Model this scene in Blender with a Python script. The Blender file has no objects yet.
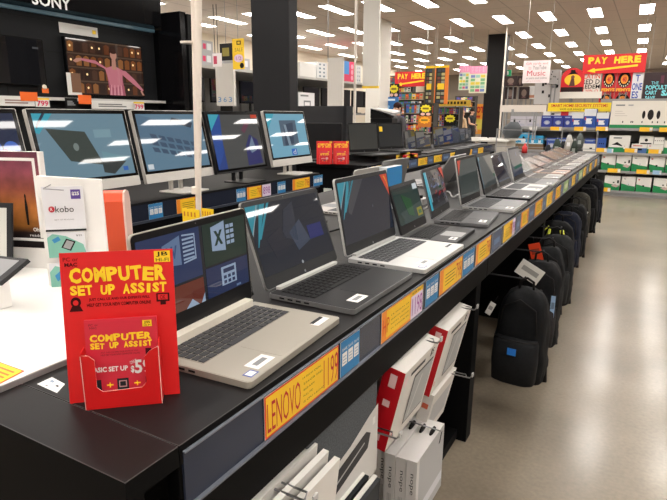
import bpy, math, random
from mathutils import Matrix, Vector
random.seed(7)
H = 1.335                       # camera height
S = bpy.context.scene
COL = S.collection
# ------------------------------------------------------------------ camera frame
F, CX, CY = 550., 333.5, 250.
_y = Vector(((655-CX)/F, -(117-CY)/F, -1)).normalized()
_z = -Vector(((297-CX)/F, -(2650-CY)/F, -1)).normalized()
_z = (_z - _y*_z.dot(_y)).normalized()
_x = _y.cross(_z)
R3 = Matrix((_x, _y, _z))
def ray(px, py): return R3 @ Vector(((px-CX)/F, -(py-CY)/F, -1))
O = Vector((0, 0, H))
def AX(px, py, X): d = ray(px, py); return O + d*(X/d.x)
def AY(px, py, Y): d = ray(px, py); return O + d*(Y/d.y)
def AZ(px, py, z): d = ray(px, py); return O + d*((z-H)/d.z)
# ------------------------------------------------------------------ materials
def lin(c):
    return tuple((v/255/12.92 if v/255 <= .04045 else ((v/255+.055)/1.055)**2.4) for v in c)
_mats = {}
def P(rgb, rough=.5, metal=0., emit=0., coat=0., spec=.5, noise=0., scale=40., alpha=1., trans=0.):
    if spec == .5 and max(rgb) < 75: spec = .15
    key = (rgb, rough, metal, emit, coat, spec, noise, scale, alpha, trans)
    if key in _mats: return _mats[key]
    m = bpy.data.materials.new('surface_%d_%d_%d' % rgb); m.use_nodes = True
    nt = m.node_tree; b = nt.nodes['Principled BSDF']
    c = lin(rgb)+(1,)
    b.inputs['Base Color'].default_value = c
    b.inputs['Roughness'].default_value = rough
    b.inputs['Metallic'].default_value = metal
    b.inputs['Specular IOR Level'].default_value = spec
    if coat:
        b.inputs['Coat Weight'].default_value = coat; b.inputs['Coat Roughness'].default_value = .04
    if emit:
        b.inputs['Emission Color'].default_value = c; b.inputs['Emission Strength'].default_value = emit
    if trans: b.inputs['Transmission Weight'].default_value = trans
    if alpha < 1: b.inputs['Alpha'].default_value = alpha
    if noise:
        tc = nt.nodes.new('ShaderNodeTexCoord'); n = nt.nodes.new('ShaderNodeTexNoise')
        n.inputs['Scale'].default_value = scale; n.inputs['Detail'].default_value = 5
        r = nt.nodes.new('ShaderNodeValToRGB')
        r.color_ramp.elements[0].position = .3; r.color_ramp.elements[1].position = .7
        r.color_ramp.elements[0].color = tuple(v*(1-noise) for v in c[:3])+(1,)
        r.color_ramp.elements[1].color = tuple(min(1, v*(1+noise)) for v in c[:3])+(1,)
        nt.links.new(tc.outputs['Object'], n.inputs['Vector']); nt.links.new(n.outputs['Fac'], r.inputs['Fac'])
        nt.links.new(r.outputs['Color'], b.inputs['Base Color'])
    _mats[key] = m
    return m
def SCR(rgb, e=.72, r=.025):      # display colour glowing behind glossy glass; unlit screens are given this glow too
    key = ('scr', rgb, e, r)
    if key in _mats: return _mats[key]
    m = bpy.data.materials.new('display_%d_%d_%d' % rgb); m.use_nodes = True
    b = m.node_tree.nodes['Principled BSDF']
    b.inputs['Base Color'].default_value = (.006, .006, .007, 1); b.inputs['Roughness'].default_value = r; b.inputs['Specular IOR Level'].default_value = .55
    b.inputs['Emission Color'].default_value = lin(rgb)+(1,); b.inputs['Emission Strength'].default_value = e
    _mats[key] = m
    return m
BLACK = P((16, 16, 17), .45); BENCH = P((19, 17, 18), .46, noise=.12, scale=9., spec=.2); FASC = P((10, 10, 11), .6, spec=.08)
CHAR = P((42, 43, 46), .45); GREY = P((122, 124, 126), .5); WHITE = P((228, 226, 222), .5); CREAM = P((222, 214, 200), .6)
RED = P((214, 22, 24), .45); YEL = P((246, 205, 30), .5); ORANGE = P((235, 110, 35), .5); BLUE = P((40, 120, 175), .5)
SILV = P((186, 186, 184), .32, .6); STEEL = P((150, 150, 152), .3, .9); INK = P((24, 22, 22), .6); PINK = P((226, 110, 150), .5)
GREEN = P((22, 132, 72), .5); STRIP = P((44, 50, 66), .2, coat=.3); RUB = P((15, 15, 16), .6)
# ------------------------------------------------------------------ mesh builder
_tx = {}
def tgeo(s, bold=0.):
    k = (s, bold)
    if k in _tx: return _tx[k]
    cu = bpy.data.curves.new('letters', 'FONT'); cu.body = s; cu.resolution_u = 2; cu.offset = bold
    ob = bpy.data.objects.new('letters', cu)
    me = bpy.data.meshes.new_from_object(ob)
    vs = [(v.co.x, v.co.y) for v in me.vertices]; fs = [tuple(p.vertices) for p in me.polygons]
    bpy.data.objects.remove(ob); bpy.data.curves.remove(cu); bpy.data.meshes.remove(me)
    x0 = min(v[0] for v in vs); x1 = max(v[0] for v in vs); y0 = min(v[1] for v in vs); y1 = max(v[1] for v in vs)
    _tx[k] = ([((x-x0)/(x1-x0), (y-y0)/(y1-y0)) for x, y in vs], fs, (x1-x0)/(y1-y0))
    return _tx[k]
I4 = Matrix.Identity(4)
class MB:
    def __init__(s, T=None): s.v = []; s.f = []; s.fm = []; s.ms = []; s.sm = []; s.T = T or I4
    def mi(s, m):
        if m not in s.ms: s.ms.append(m)
        return s.ms.index(m)
    def add(s, vs, fs, m, smooth=False):
        o = len(s.v); s.v += [tuple(s.T @ Vector(p)) for p in vs]; i = s.mi(m)
        for f in fs: s.f.append(tuple(o+k for k in f)); s.fm.append(i); s.sm.append(smooth)
        return s
    def box(s, x0, y0, z0, x1, y1, z1, m):
        return s.add([(x0,y0,z0),(x1,y0,z0),(x1,y1,z0),(x0,y1,z0),(x0,y0,z1),(x1,y0,z1),(x1,y1,z1),(x0,y1,z1)],
                     [(3,2,1,0),(4,5,6,7),(0,1,5,4),(1,2,6,5),(2,3,7,6),(3,0,4,7)], m)
    def slab(s, x0, y0, x1, y1, r, z0, z1, m, n=4):      # rounded plan rectangle, extruded in z
        pts = []
        for cx, cy, a in ((x1-r,y1-r,0),(x0+r,y1-r,90),(x0+r,y0+r,180),(x1-r,y0+r,270)):
            for k in range(n+1):
                t = math.radians(a+90*k/n); pts.append((cx+r*math.cos(t), cy+r*math.sin(t)))
        return s.prism(pts, z0, z1, m)
    def prism(s, pts, z0, z1, m, smooth=False):
        n = len(pts)
        s.add([(x,y,z0) for x,y in pts]+[(x,y,z1) for x,y in pts],
              [tuple(range(n-1,-1,-1)), tuple(range(n,2*n))]+[(i,(i+1)%n,n+(i+1)%n,n+i) for i in range(n)], m, smooth)
        return s
    def prismx(s, pts, x0, x1, m):                        # profile in (y, z), extruded along x
        n = len(pts)
        return s.add([(x0,y,z) for y,z in pts]+[(x1,y,z) for y,z in pts],
              [tuple(range(n)), tuple(range(2*n-1,n-1,-1))]+[(i,n+i,n+(i+1)%n,(i+1)%n) for i in range(n)], m)
    def cyl(s, a, b, r, m, n=12, r2=None):
        a = Vector(a); b = Vector(b); d = (b-a).normalized(); r2 = r if r2 is None else r2
        p = d.orthogonal().normalized(); q = d.cross(p); vs = []
        for c, rr in ((a,r),(b,r2)):
            for k in range(n):
                t = 2*math.pi*k/n; vs.append(tuple(c+p*(rr*math.cos(t))+q*(rr*math.sin(t))))
        s.add(vs, [(k,(k+1)%n,n+(k+1)%n,n+k) for k in range(n)], m, True)
        return s.add(vs, [tuple(range(n-1,-1,-1)), tuple(range(n,2*n))], m)
    def tube(s, pts, r, m, n=6):
        pts = [Vector(p) for p in pts]; vs = []; fs = []; q0 = None
        for i, c in enumerate(pts):
            d = (pts[min(i+1,len(pts)-1)]-pts[max(i-1,0)]).normalized()
            if q0 is None: q0 = d.orthogonal().normalized()
            p = (q0-d*q0.dot(d)).normalized(); q0 = p; q = d.cross(p)
            for k in range(n):
                t = 2*math.pi*k/n; vs.append(tuple(c+p*(r*math.cos(t))+q*(r*math.sin(t))))
        for i in range(len(pts)-1):
            for k in range(n): fs.append((i*n+k, i*n+(k+1)%n, (i+1)*n+(k+1)%n, (i+1)*n+k))
        fs.append(tuple(range(n-1,-1,-1))); fs.append(tuple(range((len(pts)-1)*n, len(pts)*n)))
        return s.add(vs, fs, m, True)
    def loft(s, secs, m, n=20, e=.5, smooth=True):        # secs: (z, cx, cy, halfx, halfy), superellipse sections
        vs = []; fs = []
        for z, cx, cy, hx, hy in secs:
            for k in range(n):
                t = 2*math.pi*k/n; c = math.cos(t); q = math.sin(t)
                vs.append((cx+hx*math.copysign(abs(c)**e, c), cy+hy*math.copysign(abs(q)**e, q), z))
        for i in range(len(secs)-1):
            for k in range(n): fs.append((i*n+k, i*n+(k+1)%n, (i+1)*n+(k+1)%n, (i+1)*n+k))
        fs.append(tuple(range(n-1,-1,-1))); fs.append(tuple(range((len(secs)-1)*n, len(secs)*n)))
        return s.add(vs, fs, m, smooth)
    def ball(s, c, rx, ry, rz, m, n=14, k=8):
        secs = [(c[2]-rz*math.cos(math.pi*i/k), c[0], c[1], max(1e-4, rx*math.sin(math.pi*i/k)), max(1e-4, ry*math.sin(math.pi*i/k))) for i in range(k+1)]
        return s.loft(secs, m, n, 1.)
    # flat artwork on the front (-y) face: x right, z up, l = layer
    def art(s, pts, m, l=1, y=0., step=.0005):
        yy = y-l*step
        return s.add([(a, yy, b) for a, b in pts], [tuple(range(len(pts)))], m)
    def rect(s, x0, z0, x1, z1, m, l=1, y=0., step=.0005): return s.art([(x0,z0),(x1,z0),(x1,z1),(x0,z1)], m, l, y, step)
    def disc(s, cx, cz, r, m, l=1, y=0., rz=None, n=20, a0=0, a1=360, step=.0005):
        rz = rz or r
        return s.art([(cx+r*math.cos(math.radians(a0+(a1-a0)*k/n)), cz+rz*math.sin(math.radians(a0+(a1-a0)*k/n))) for k in range(n+(a1-a0 < 360))], m, l, y, step)
    def text(s, t, x0, z0, x1, z1, m, l=2, y=0., bold=0., keep=False, rot=0., step=.0005):
        vs, fs, asp = tgeo(t, bold); w = x1-x0; h = z1-z0
        if keep:
            w2 = min(w, h*asp); x0 += (w-w2)/2; w = w2
        cx, cz = x0+w/2, z0+h/2; c, q = math.cos(rot), math.sin(rot); out = []
        for a, b in vs:
            a = (a-.5)*w; b = (b-.5)*h; out.append((cx+a*c-b*q, y-l*step, cz+a*q+b*c))
        return s.add(out, fs, m)
    def jolly(s, t, x0, z0, x1, z1, m, l=2, y=0., amp=.1, bold=.05, step=.0005):   # hand-drawn bouncing capitals
        n = len(t); w = (x1-x0)/n
        for i, ch in enumerate(t):
            if ch == ' ': continue
            k = random.uniform(-amp, amp); nar = .25 if ch in 'I!1' else .03
            s.text(ch, x0+i*w+w*nar, z0+(z1-z0)*max(0, k), x0+(i+1)*w-w*nar, z1+(z1-z0)*min(0, k), m, l, y, bold, False, k*.8, step)
        return s
    def build(s, name, parent=None, loc=(0,0,0), rot=(0,0,0), bevel=0., sub=0):
        me = bpy.data.meshes.new(name); me.from_pydata(s.v, [], s.f)
        for m in s.ms: me.materials.append(m)
        me.polygons.foreach_set('material_index', s.fm); me.polygons.foreach_set('use_smooth', s.sm); me.update()
        o = bpy.data.objects.new(name, me); COL.objects.link(o); o.location = loc; o.rotation_euler = rot
        if parent: o.parent = parent
        if bevel:
            b = o.modifiers.new('edge', 'BEVEL'); b.width = bevel; b.segments = 2; b.limit_method = 'ANGLE'; b.angle_limit = .7
        if sub: q = o.modifiers.new('smooth', 'SUBSURF'); q.levels = sub; q.render_levels = sub
        return o
def tag(o, label, cat, group=None):
    o['label'] = label; o['category'] = cat
    if group: o['group'] = group
    return o
def thing(name, label, cat, loc=(0,0,0), rz=0., group=None):
    o = bpy.data.objects.new(name, None); o.empty_display_size = .05; COL.objects.link(o)
    o.location = loc; o.rotation_euler = (0, 0, rz)
    return tag(o, label, cat, group)
def struct(o): o['kind'] = 'structure'; return o
def kids(o, cache={}): return [c for c in COL.objects if c.parent == o]
def clone(o, loc, rz=None, label=None, group=None):
    c = o.copy(); COL.objects.link(c); c.location = loc
    if rz is not None: c.rotation_euler = (0, 0, rz)
    if label: c['label'] = label
    if group: c['group'] = group
    for k in list(o.children):
        d = k.copy(); COL.objects.link(d); d.parent = c
        for g in list(k.children):
            e = g.copy(); COL.objects.link(e); e.parent = d
    return c
ORD = ['first','second','third','fourth','fifth','sixth','seventh','eighth','ninth','tenth','eleventh','twelfth','thirteenth','fourteenth','fifteenth','sixteenth','seventeenth','eighteenth','nineteenth','twentieth']
RZ = math.pi/2                  # turns a thing's front (-y) towards the aisle (+X)
BT = H-.435                     # bench top height
CEIL = H+2.2

# ================================================================== SETTING
def floor_mat():
    m = bpy.data.materials.new('polished_concrete'); m.use_nodes = True; nt = m.node_tree; b = nt.nodes['Principled BSDF']
    tc = nt.nodes.new('ShaderNodeTexCoord'); n = nt.nodes.new('ShaderNodeTexNoise'); n.inputs['Scale'].default_value = 1.3; n.inputs['Detail'].default_value = 8
    r = nt.nodes.new('ShaderNodeValToRGB'); r.color_ramp.elements[0].position = .32; r.color_ramp.elements[1].position = .72
    r.color_ramp.elements[0].color = lin((112,102,88))+(1,); r.color_ramp.elements[1].color = lin((150,138,121))+(1,)
    n2 = nt.nodes.new('ShaderNodeTexNoise'); n2.inputs['Scale'].default_value = 60; n2.inputs['Detail'].default_value = 3
    mx = nt.nodes.new('ShaderNodeMixRGB'); mx.blend_type = 'OVERLAY'; mx.inputs['Fac'].default_value = .25
    rr = nt.nodes.new('ShaderNodeMapRange'); rr.inputs['To Min'].default_value = .3; rr.inputs['To Max'].default_value = .45; b.inputs['Specular IOR Level'].default_value = .3; b.inputs['Coat Weight'].default_value = .65; b.inputs['Coat Roughness'].default_value = .18; b.inputs['Coat IOR'].default_value = 1.55
    L = nt.links.new
    L(tc.outputs['Object'], n.inputs['Vector']); L(tc.outputs['Object'], n2.inputs['Vector']); L(n.outputs['Fac'], r.inputs['Fac'])
    L(r.outputs['Color'], mx.inputs['Color1']); L(n2.outputs['Fac'], mx.inputs['Color2']); L(mx.outputs['Color'], b.inputs['Base Color'])
    L(n.outputs['Fac'], rr.inputs['Value']); L(rr.outputs['Result'], b.inputs['Roughness'])
    return m
def ceil_mat():
    m = bpy.data.materials.new('ceiling_tiles'); m.use_nodes = True; nt = m.node_tree; b = nt.nodes['Principled BSDF']
    tc = nt.nodes.new('ShaderNodeTexCoord'); br = nt.nodes.new('ShaderNodeTexBrick'); br.offset = 0
    br.inputs['Scale'].default_value = 1; br.inputs['Brick Width'].default_value = .98; br.inputs['Row Height'].default_value = 1.39
    br.inputs['Mortar Size'].default_value = .012
    br.inputs['Color1'].default_value = lin((212,200,188))+(1,); br.inputs['Color2'].default_value = lin((207,195,183))+(1,); br.inputs['Mortar'].default_value = lin((172,162,152))+(1,)
    nt.links.new(tc.outputs['Object'], br.inputs['Vector']); nt.links.new(br.outputs['Color'], b.inputs['Base Color']); b.inputs['Roughness'].default_value = .9
    return m
X0, X1, Y0, Y1 = -11.2, 7.5, -4., 31.
struct(MB().box(X0-.1, Y0, -.1, X1, Y1, 0, floor_mat()).build('floor'))
struct(MB().box(X0-.1, Y0, CEIL, X1, Y1, CEIL+.1, ceil_mat()).build('ceiling', rot=(0,0,0)))
WALLM = P((226, 214, 194), .8)
struct(MB().box(X0-.1, Y0, 0, X0, Y1, CEIL, WALLM).build('wall_left'))
struct(MB().box(X0, Y1, 0, X1, Y1+.1, CEIL, P((150,140,130), .8)).build('wall_back'))
struct(MB().box(X1, Y0, 0, X1+.1, Y1, CEIL, P((170,160,150), .8)).build('wall_right'))
struct(MB().box(X0, Y0-.1, 0, X1, Y0, CEIL, P((170,160,150), .8)).build('wall_front'))
# pillars
def pillar(x, y, w, d, m, n):
    o = MB().box(x-w/2, y-d/2, 0, x+w/2, y+d/2, CEIL, m).build(n, bevel=.012); struct(o); return o
pillar(-3.40, 4.78, .455, .16, P((44,44,46), .5), 'trim_1')
pillar(-4.08, 16.55, .50, .5, P((38,38,40), .5), 'trim_2')

# ceiling lights ---------------------------------------------------
LAMP = bpy.data.materials.new('lamp_diffuser'); LAMP.use_nodes = True
_b = LAMP.node_tree.nodes['Principled BSDF']; _b.inputs['Emission Color'].default_value = (1, .955, .9, 1); _b.inputs['Emission Strength'].default_value = 19
_b.inputs['Base Color'].default_value = (.9,.9,.9,1)
fr = MB(); w2, l2 = .128, .60
for a in ((-w2-.02,-l2-.02,w2+.02,-l2),(-w2-.02,l2,w2+.02,l2+.02),(-w2-.02,-l2,-w2,l2),(w2,-l2,w2+.02,l2)): fr.box(a[0],a[1],-.012,a[2],a[3],0,WHITE)
lamp0 = fr.build('ceiling_light')
MB().box(-w2, -l2, -.008, w2, l2, -.001, LAMP).build('diffuser', lamp0)
sk = math.radians(1.7); first = True
for r in range(12):
    yy = 14.02+(r-6)*2.8
    for c in range(17):
        x = -.42+(c-11)*.985
        X = x*math.cos(sk)-(yy-14)*math.sin(sk); Y = yy+x*math.sin(sk)*.6
        if X < X0+.5 or X > X1-.4 or Y > Y1-.7 or Y < Y0+.7: continue
        if abs(X+3.44) < .5 and abs(Y-4.95) < .95: continue
        if abs(X+4.08) < .5 and abs(Y-16.55) < .95: continue
        d = R3.inverted() @ (Vector((X, Y, CEIL))-O)
        vis = d.z < 0 and -20 < CX+F*d.x/-d.z < 690 and -20 < CY-F*d.y/-d.z
        side = 'over the concrete aisle' if X > -.6 else ('over the laptop bench' if X > -2 else ('over the all-in-one computers' if X > -3.2 else 'towards the left wall'))
        if vis:
            k = c-11
            pos = 'over the aisle edge' if k == 0 else ('%s %s of the aisle edge' % (ORD[abs(k)-1], 'left' if k < 0 else 'right'))
            lab = 'lit ceiling panel, %s row from the front, %s' % (ORD[max(0, r-2)], pos)
            g = 'lit ceiling panels'
        else: lab = 'lit white ceiling panel out of frame above the viewer'; g = 'ceiling panels out of frame'
        if first: lamp0.location = (X, Y, CEIL); lamp0.rotation_euler = (0,0,sk); tag(lamp0, lab, 'ceiling light', g); first = False
        else: clone(lamp0, (X, Y, CEIL), sk, lab, g)

# ================================================================== MAIN BENCH
bench = thing('laptop_bench', 'long black display bench with price rail and row of laptops along the aisle', 'bench', (0,0,0))
BX, BB, BY0, BY1 = -.503, -1.62, .38, 7.2
wt = MB().box(BB, BY0, BT-.03, BX, .468, BT, FASC).box(BB, .4695, BT-.03, BX, BY1, BT, FASC)
EDGE = P((74,72,72),.4)
for a, b in ((BY0,.468),(.4695,BY1)):
    wt.add([(BB,a,BT+.0004),(BX,a,BT+.0004),(BX,b,BT+.0004),(BB,b,BT+.0004)],[(0,1,2,3)],EDGE)
    wt.add([(BB,a+.0012,BT+.0008),(BX-.0016,a+.0012,BT+.0008),(BX-.0016,b-.0012,BT+.0008),(BB,b-.0012,BT+.0008)],[(0,1,2,3)],BENCH)
wt.build('worktop', bench)
fb = MB()
for a, b in ((.47,2.14),(2.143,3.64),(3.643,5.14),(5.143,6.64),(6.643,BY1)): fb.box(BX-.03, a, H-.625, BX-.004, b, BT-.031, FASC)
fb.build('fascia_board', bench, bevel=.002)
MB().box(BB+.02, BY0+.004, .0, BX-.004, BY0+.03, BT-.031, FASC).box(BB+.02, BY0-.006, 0, BX-.01, BY0+.003, .1, P((90,90,92),.4)).build('end_panel', bench)
MB().box(-.99, BY0+.04, .1, -.96, BY1-.03, BT-.031, FASC).build('back_panel', bench)
MB().box(BB+.02, BY0+.04, 0, BB+.05, BY1-.03, BT-.031, FASC).build('back_panel', bench)
MB().box(-.955, BY0+.04, .02, -.56, 2.05, .06, FASC).build('base_shelf', bench)
for y in (2.10, 3.64, 5.14, 6.64, 7.16):
    MB().box(-.955, y-.035, 0, -.525, y+.035, BT-.031, FASC).build('divider_leg', bench, bevel=.003)
st = MB(); st.box(BX-.003, .475, H-.532, BX+.001, BY1, H-.447, STRIP)
st.box(BX-.003, .475, H-.448, BX+.005, BY1, H-.4455, P((112,116,126),.25)).box(BX-.003, .475, H-.5345, BX+.008, BY1, H-.531, P((104,108,118),.25))
st.build('price_rail', bench)

# price tickets ----------------------------------------------------
YT = P((244,196,38), .45); YB = P((238,140,40), .45); DR = P((190,28,40), .5); OL = P((90,80,20), .6); LILAC = P((222,206,226), .5); PUR = P((150,60,150), .5)
def ticket_mesh(kind, w, h):
    m = MB()
    if kind == 'lenovo':
        m.rect(0,0,w,h,P((226,70,45),.45),0).rect(.0035,.004,w-.004,h-.003,YT,1)
        m.text('LENOVO', .006,.009,w*.43,h-.014, DR, 2, bold=-.004)
        for i,(a,b,t) in enumerate(((.46,.72,'14 INCH IDEAL'),(.47,.74,'256GB SSD'),(.47,.62,'8GB RAM'),(.47,.6,'FULL HD'),(.47,.76,'i5 CPU 1.6GHZ'))):
            m.text(t, w*a, h*(.78-i*.155), w*b, h*(.83-i*.155), OL, 2)
        m.text('1199', w*.76,.008,w*.985,h-.01, DR, 2, bold=-.006)
    elif kind == 'hp':
        m.rect(0,0,w,h,YB,0).rect(w*.1,.007,w*.66,h-.003,YT,1).rect(w*.68,.0,w,h*.82,LILAC,1).rect(w*.68,h*.82,w,h,YT,1)
        m.text('HP', w*.02,.02,w*.16,h-.02, P((214,80,30),.5), 2)
        for i in range(4): m.text('15 INCH 256GB SSD'[i*2:i*2+10], w*.2, h*(.7-i*.15), w*.62, h*(.745-i*.15), OL, 2)
        m.text('NOW ONLY', w*.7,h*.87,w*.97,h*.95, INK, 2).text('1198', w*.71,h*.1,w*.98,h*.74, PUR, 2)
    elif kind == 'blue':
        m.rect(0,0,w,h,BLUE,0)
        for i in range(3):
            a = w*(.07+.31*i); m.rect(a,h*.3,a+w*.25,h*.66,WHITE,1); m.text('SAVE',a,h*.72,a+w*.25,h*.8,WHITE,1)
            for j in range(3): m.rect(a+w*.03,h*(.36+.09*j),a+w*.2,h*(.385+.09*j),P((120,150,180),.5),2)
    elif kind == 'grey': m.rect(0,0,w,h,P((70,84,112),.4),0).rect(w*.2,h*.3,w*.8,h*.6,P((110,135,170),.5),1)
    elif kind == 'pink': m.rect(0,0,w,h,LILAC,0).text('898',w*.1,h*.2,w*.9,h*.8,PUR,1)
    elif kind == 'green': m.rect(0,0,w,h,P((150,180,120),.5),0).rect(w*.2,h*.3,w*.8,h*.7,P((200,205,170),.5),1)
    else:
        m.rect(0,0,w,h,YB if kind == 'orange' else YT,0).rect(w*.14,.004,w*.97,h-.004,YT,1)
        for i in range(4): m.rect(w*.22,h*(.25+.14*i),w*(.62+.06*(i%2)),h*(.28+.14*i),OL,2)
        m.text('798', w*.7,h*.18,w*.95,h*.85, P((200,60,40),.5), 2)
    return m
TH = .078
def ticket(kind, y0, y1, X, label, group, th=TH, z=H-.529):
    m = ticket_mesh(kind, y1-y0, th); m.box(0, .0003, 0, y1-y0, .0012, th, WHITE)
    o = m.build('price_ticket', None, (X, y0, z), (0,0,RZ)); return tag(o, label, 'price ticket', group)
tks = [('lenovo',.655,.905),('blue',.915,1.0),('hp',1.115,1.385),('blue',1.41,1.515),('orange',1.53,1.755),('blue',1.765,1.9),('orange',1.925,2.13),('grey',2.16,2.31),('yellow',2.35,2.52),
       ('pink',2.525,2.58),('grey',2.6,2.7),('orange',2.715,2.895),('grey',2.91,3.06),('orange',3.08,3.3),('grey',3.32,3.44),('yellow',3.46,3.67),('grey',3.69,3.78),('orange',3.81,4.02),('grey',4.03,4.15),
       ('green',4.18,4.42),('grey',4.46,4.6),('yellow',4.64,4.85),('grey',4.9,5.04),('green',5.1,5.36),('yellow',5.44,5.66),('grey',5.72,5.9),('yellow',6.0,6.22),('grey',6.3,6.5),('orange',6.56,6.8),('grey',6.88,7.05)]
cnt = {}
nm = {'blue':'bright blue price ticket','orange':'orange and yellow price ticket','yellow':'yellow price ticket','grey':'grey blue price ticket','pink':'lilac price ticket with purple digits','green':'pale green price ticket'}
for k, a, b in tks:
    cnt[k] = cnt.get(k, 0)+1
    if k == 'lenovo': lab = 'large yellow price ticket lettered LENOVO 1199 on the front rail'
    elif k == 'hp': lab = 'yellow and lilac HP price ticket reading 1198 on the front rail'
    elif k == 'pink': lab = 'lilac price ticket with purple digits on the front bench rail'
    else: lab = '%s %s on the front bench rail from the near end' % (ORD[cnt[k]-1], nm[k])
    ticket(k, a, b, BX+.0035, lab, 'tickets along the laptop bench rail')

# ================================================================== LAPTOPS
def keys_mesh(w, d, keyc, n=14):
    m = MB(); x0, x1 = -w*.43, w*.43; y0, y1 = -d*.50, -d*.09; rows = 6; kh = (y1-y0)/rows; kw = (x1-x0)/n
    for r in range(rows):
        for c in range(n):
            if r == 0 and 4 <= c <= 8:
                if c == 4: m.box(x0+c*kw+.001, y0+.001, .0185, x0+9*kw-.001, y0+kh-.001, .0208, keyc)
                continue
            m.box(x0+c*kw+.0017, y0+r*kh+.0017, .0185, x0+(c+1)*kw-.0017, y0+(r+1)*kh-.0017, .0208, keyc)
    return m
TEAL = P((64,170,190), .45); TEALS = SCR((70,176,198)); REDS = SCR((214,74,50)); WS = SCR((225,232,236))
def ribbon(m, W, h, side=-1, c=SCR((60,150,168)), y=0.):
    # slanted corner ribbons printed on the screen protector
    x = -W/2*1.0
    for k, (a, b) in enumerate(((.0,.07),(.095,.125))):
        m.art([(x+W*(a+.17)+W*.0, h), (x+W*(b+.17), h), (x+W*max(0,b-.06)+W*.02, h*(.42+.1*k)), (x+W*max(0,a-.06)+W*.02, h*(.42+.1*k))], c, 1, y)
    m.art([(x,h),(x+W*.165,h),(x,h*.6)], c, 1, y)
    m.art([(x+W*.13,h),(x+W*.145,h),(x+W*.0,h*.62),(x,h*.575)], SCR((150,170,176)), 2, y)
def laptop(label, group, loc, rz, w, tilt, shell, deck, keyc, screen, bezel=None, art=None, ratio=.67, hinge=None, extras=None, detailed=True, name='laptop', lidback=None, plate=None, chin=.034):
    t = thing(name, label, 'laptop', loc, rz, group); d = w*ratio; L = d*.97
    b = MB(); b.slab(-w/2, -d, w/2, 0, .009, .003, .018, shell)
    b.slab(-w/2+.002, -d+.002, w/2-.002, -.002, .008, .018, .0186, deck)
    for sx in (-1,1):
        for sy in (.1,.9): b.cyl((sx*w*.42, -d*sy, 0), (sx*w*.42, -d*sy, .004), .008, RUB, 8)
        for i in range(4): b.box(sx*w/2-.0006 if sx < 0 else w/2-.0004, -d*(.2+.1*i), .008, sx*w/2+.0004 if sx < 0 else w/2+.0006, -d*(.2+.1*i)+.014, .013, RUB)
    base = b.build('base', t); base.scale = (1,1,.76)
    if detailed:
        km = MB().box(-w*.437, -d*.505, .0182, w*.437, -d*.085, .0188, plate or keyc)
        kk = keys_mesh(w, d, keyc); km.add(kk.v, kk.f, keyc); km.build('keyboard', base)
        MB().slab(-w*.17, -d*.96, w*.13, -d*.56, .004, .0185, .0191, P((min(255,140),)*3, .35) if extras == 'pad' else deck).build('trackpad', base)
    else:
        MB().box(-w*.437, -d*.505, .0182, w*.437, -d*.085, .0192, keyc).build('keyboard', base)
        MB().slab(-w*.17, -d*.96, w*.13, -d*.58, .004, .0185, .0191, GREY).build('trackpad', base)
    if extras:
        def stk(x0,y0,x1,y1,c,i=None,ci=None):
            q = MB(); q.T = Matrix.Translation((0,0,.0188)); q.box(w*x0, d*y0, 0, w*x1, d*y1, .0004, c)
            if i: q.box(w*i[0], d*i[1], .0003, w*i[2], d*i[3], .0006, ci)
            q.build('deck_sticker', base)
        stk(-.36,-.93,-.2,-.8,WHITE,(-.33,-.89,-.23,-.84),GREY)
        if extras not in ('plain','pad'):
            stk(-.45,-.96,-.38,-.88,P((70,90,160),.4),(-.44,-.95,-.39,-.89),WHITE)
            stk(.3,-.92,.45,-.84,WHITE,(.31,-.86,.44,-.82),CHAR)
    if hinge:
        MB().slab(-w*.40, -(.02 if chin > .04 else .011), w*.42, .003, .003, .013, .030 if chin > .04 else .021, hinge).build('hinge_cover', t)
    # lid: its own frame at the hinge
    ld = MB(); sh = lidback or shell
    ld.T = Matrix(((1,0,0,0),(0,0,1,0),(0,1,0,0),(0,0,0,1)))     # plan rectangle stands up
    ld.slab(-w/2, .004, w/2, L, .011, .0, .007, sh)
    lid = ld.build('lid', t, (0, .002, .014), (-tilt, 0, 0))
    bz = bezel or P((24,24,26), .35)
    bm = MB(); bm.T = Matrix(((1,0,0,0),(0,0,1,0),(0,1,0,0),(0,0,0,1))); bm.slab(-w/2+.0015, .006, w/2-.0015, L-.0015, .01, -.0008, .0002, bz)
    bm.T = I4
    bm.disc(0, L-.007, .0018, P((70,70,75),.3), 1, -.0008)
    bm.disc(0, .014, .004, P((120,122,126),.3), 1, -.0008)
    bm.build('bezel', lid)
    sw, sh0, sh1 = w-.018, chin, L-.014
    sm = MB(); sm.rect(-sw/2, sh0, sw/2, sh1, screen, 0, -.0014)
    if art:
        sm.T = Matrix.Translation((0, -.0014, sh0)); art(sm, sw, sh1-sh0); sm.T = I4
    sm.build('screen', lid)
    return t
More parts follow.
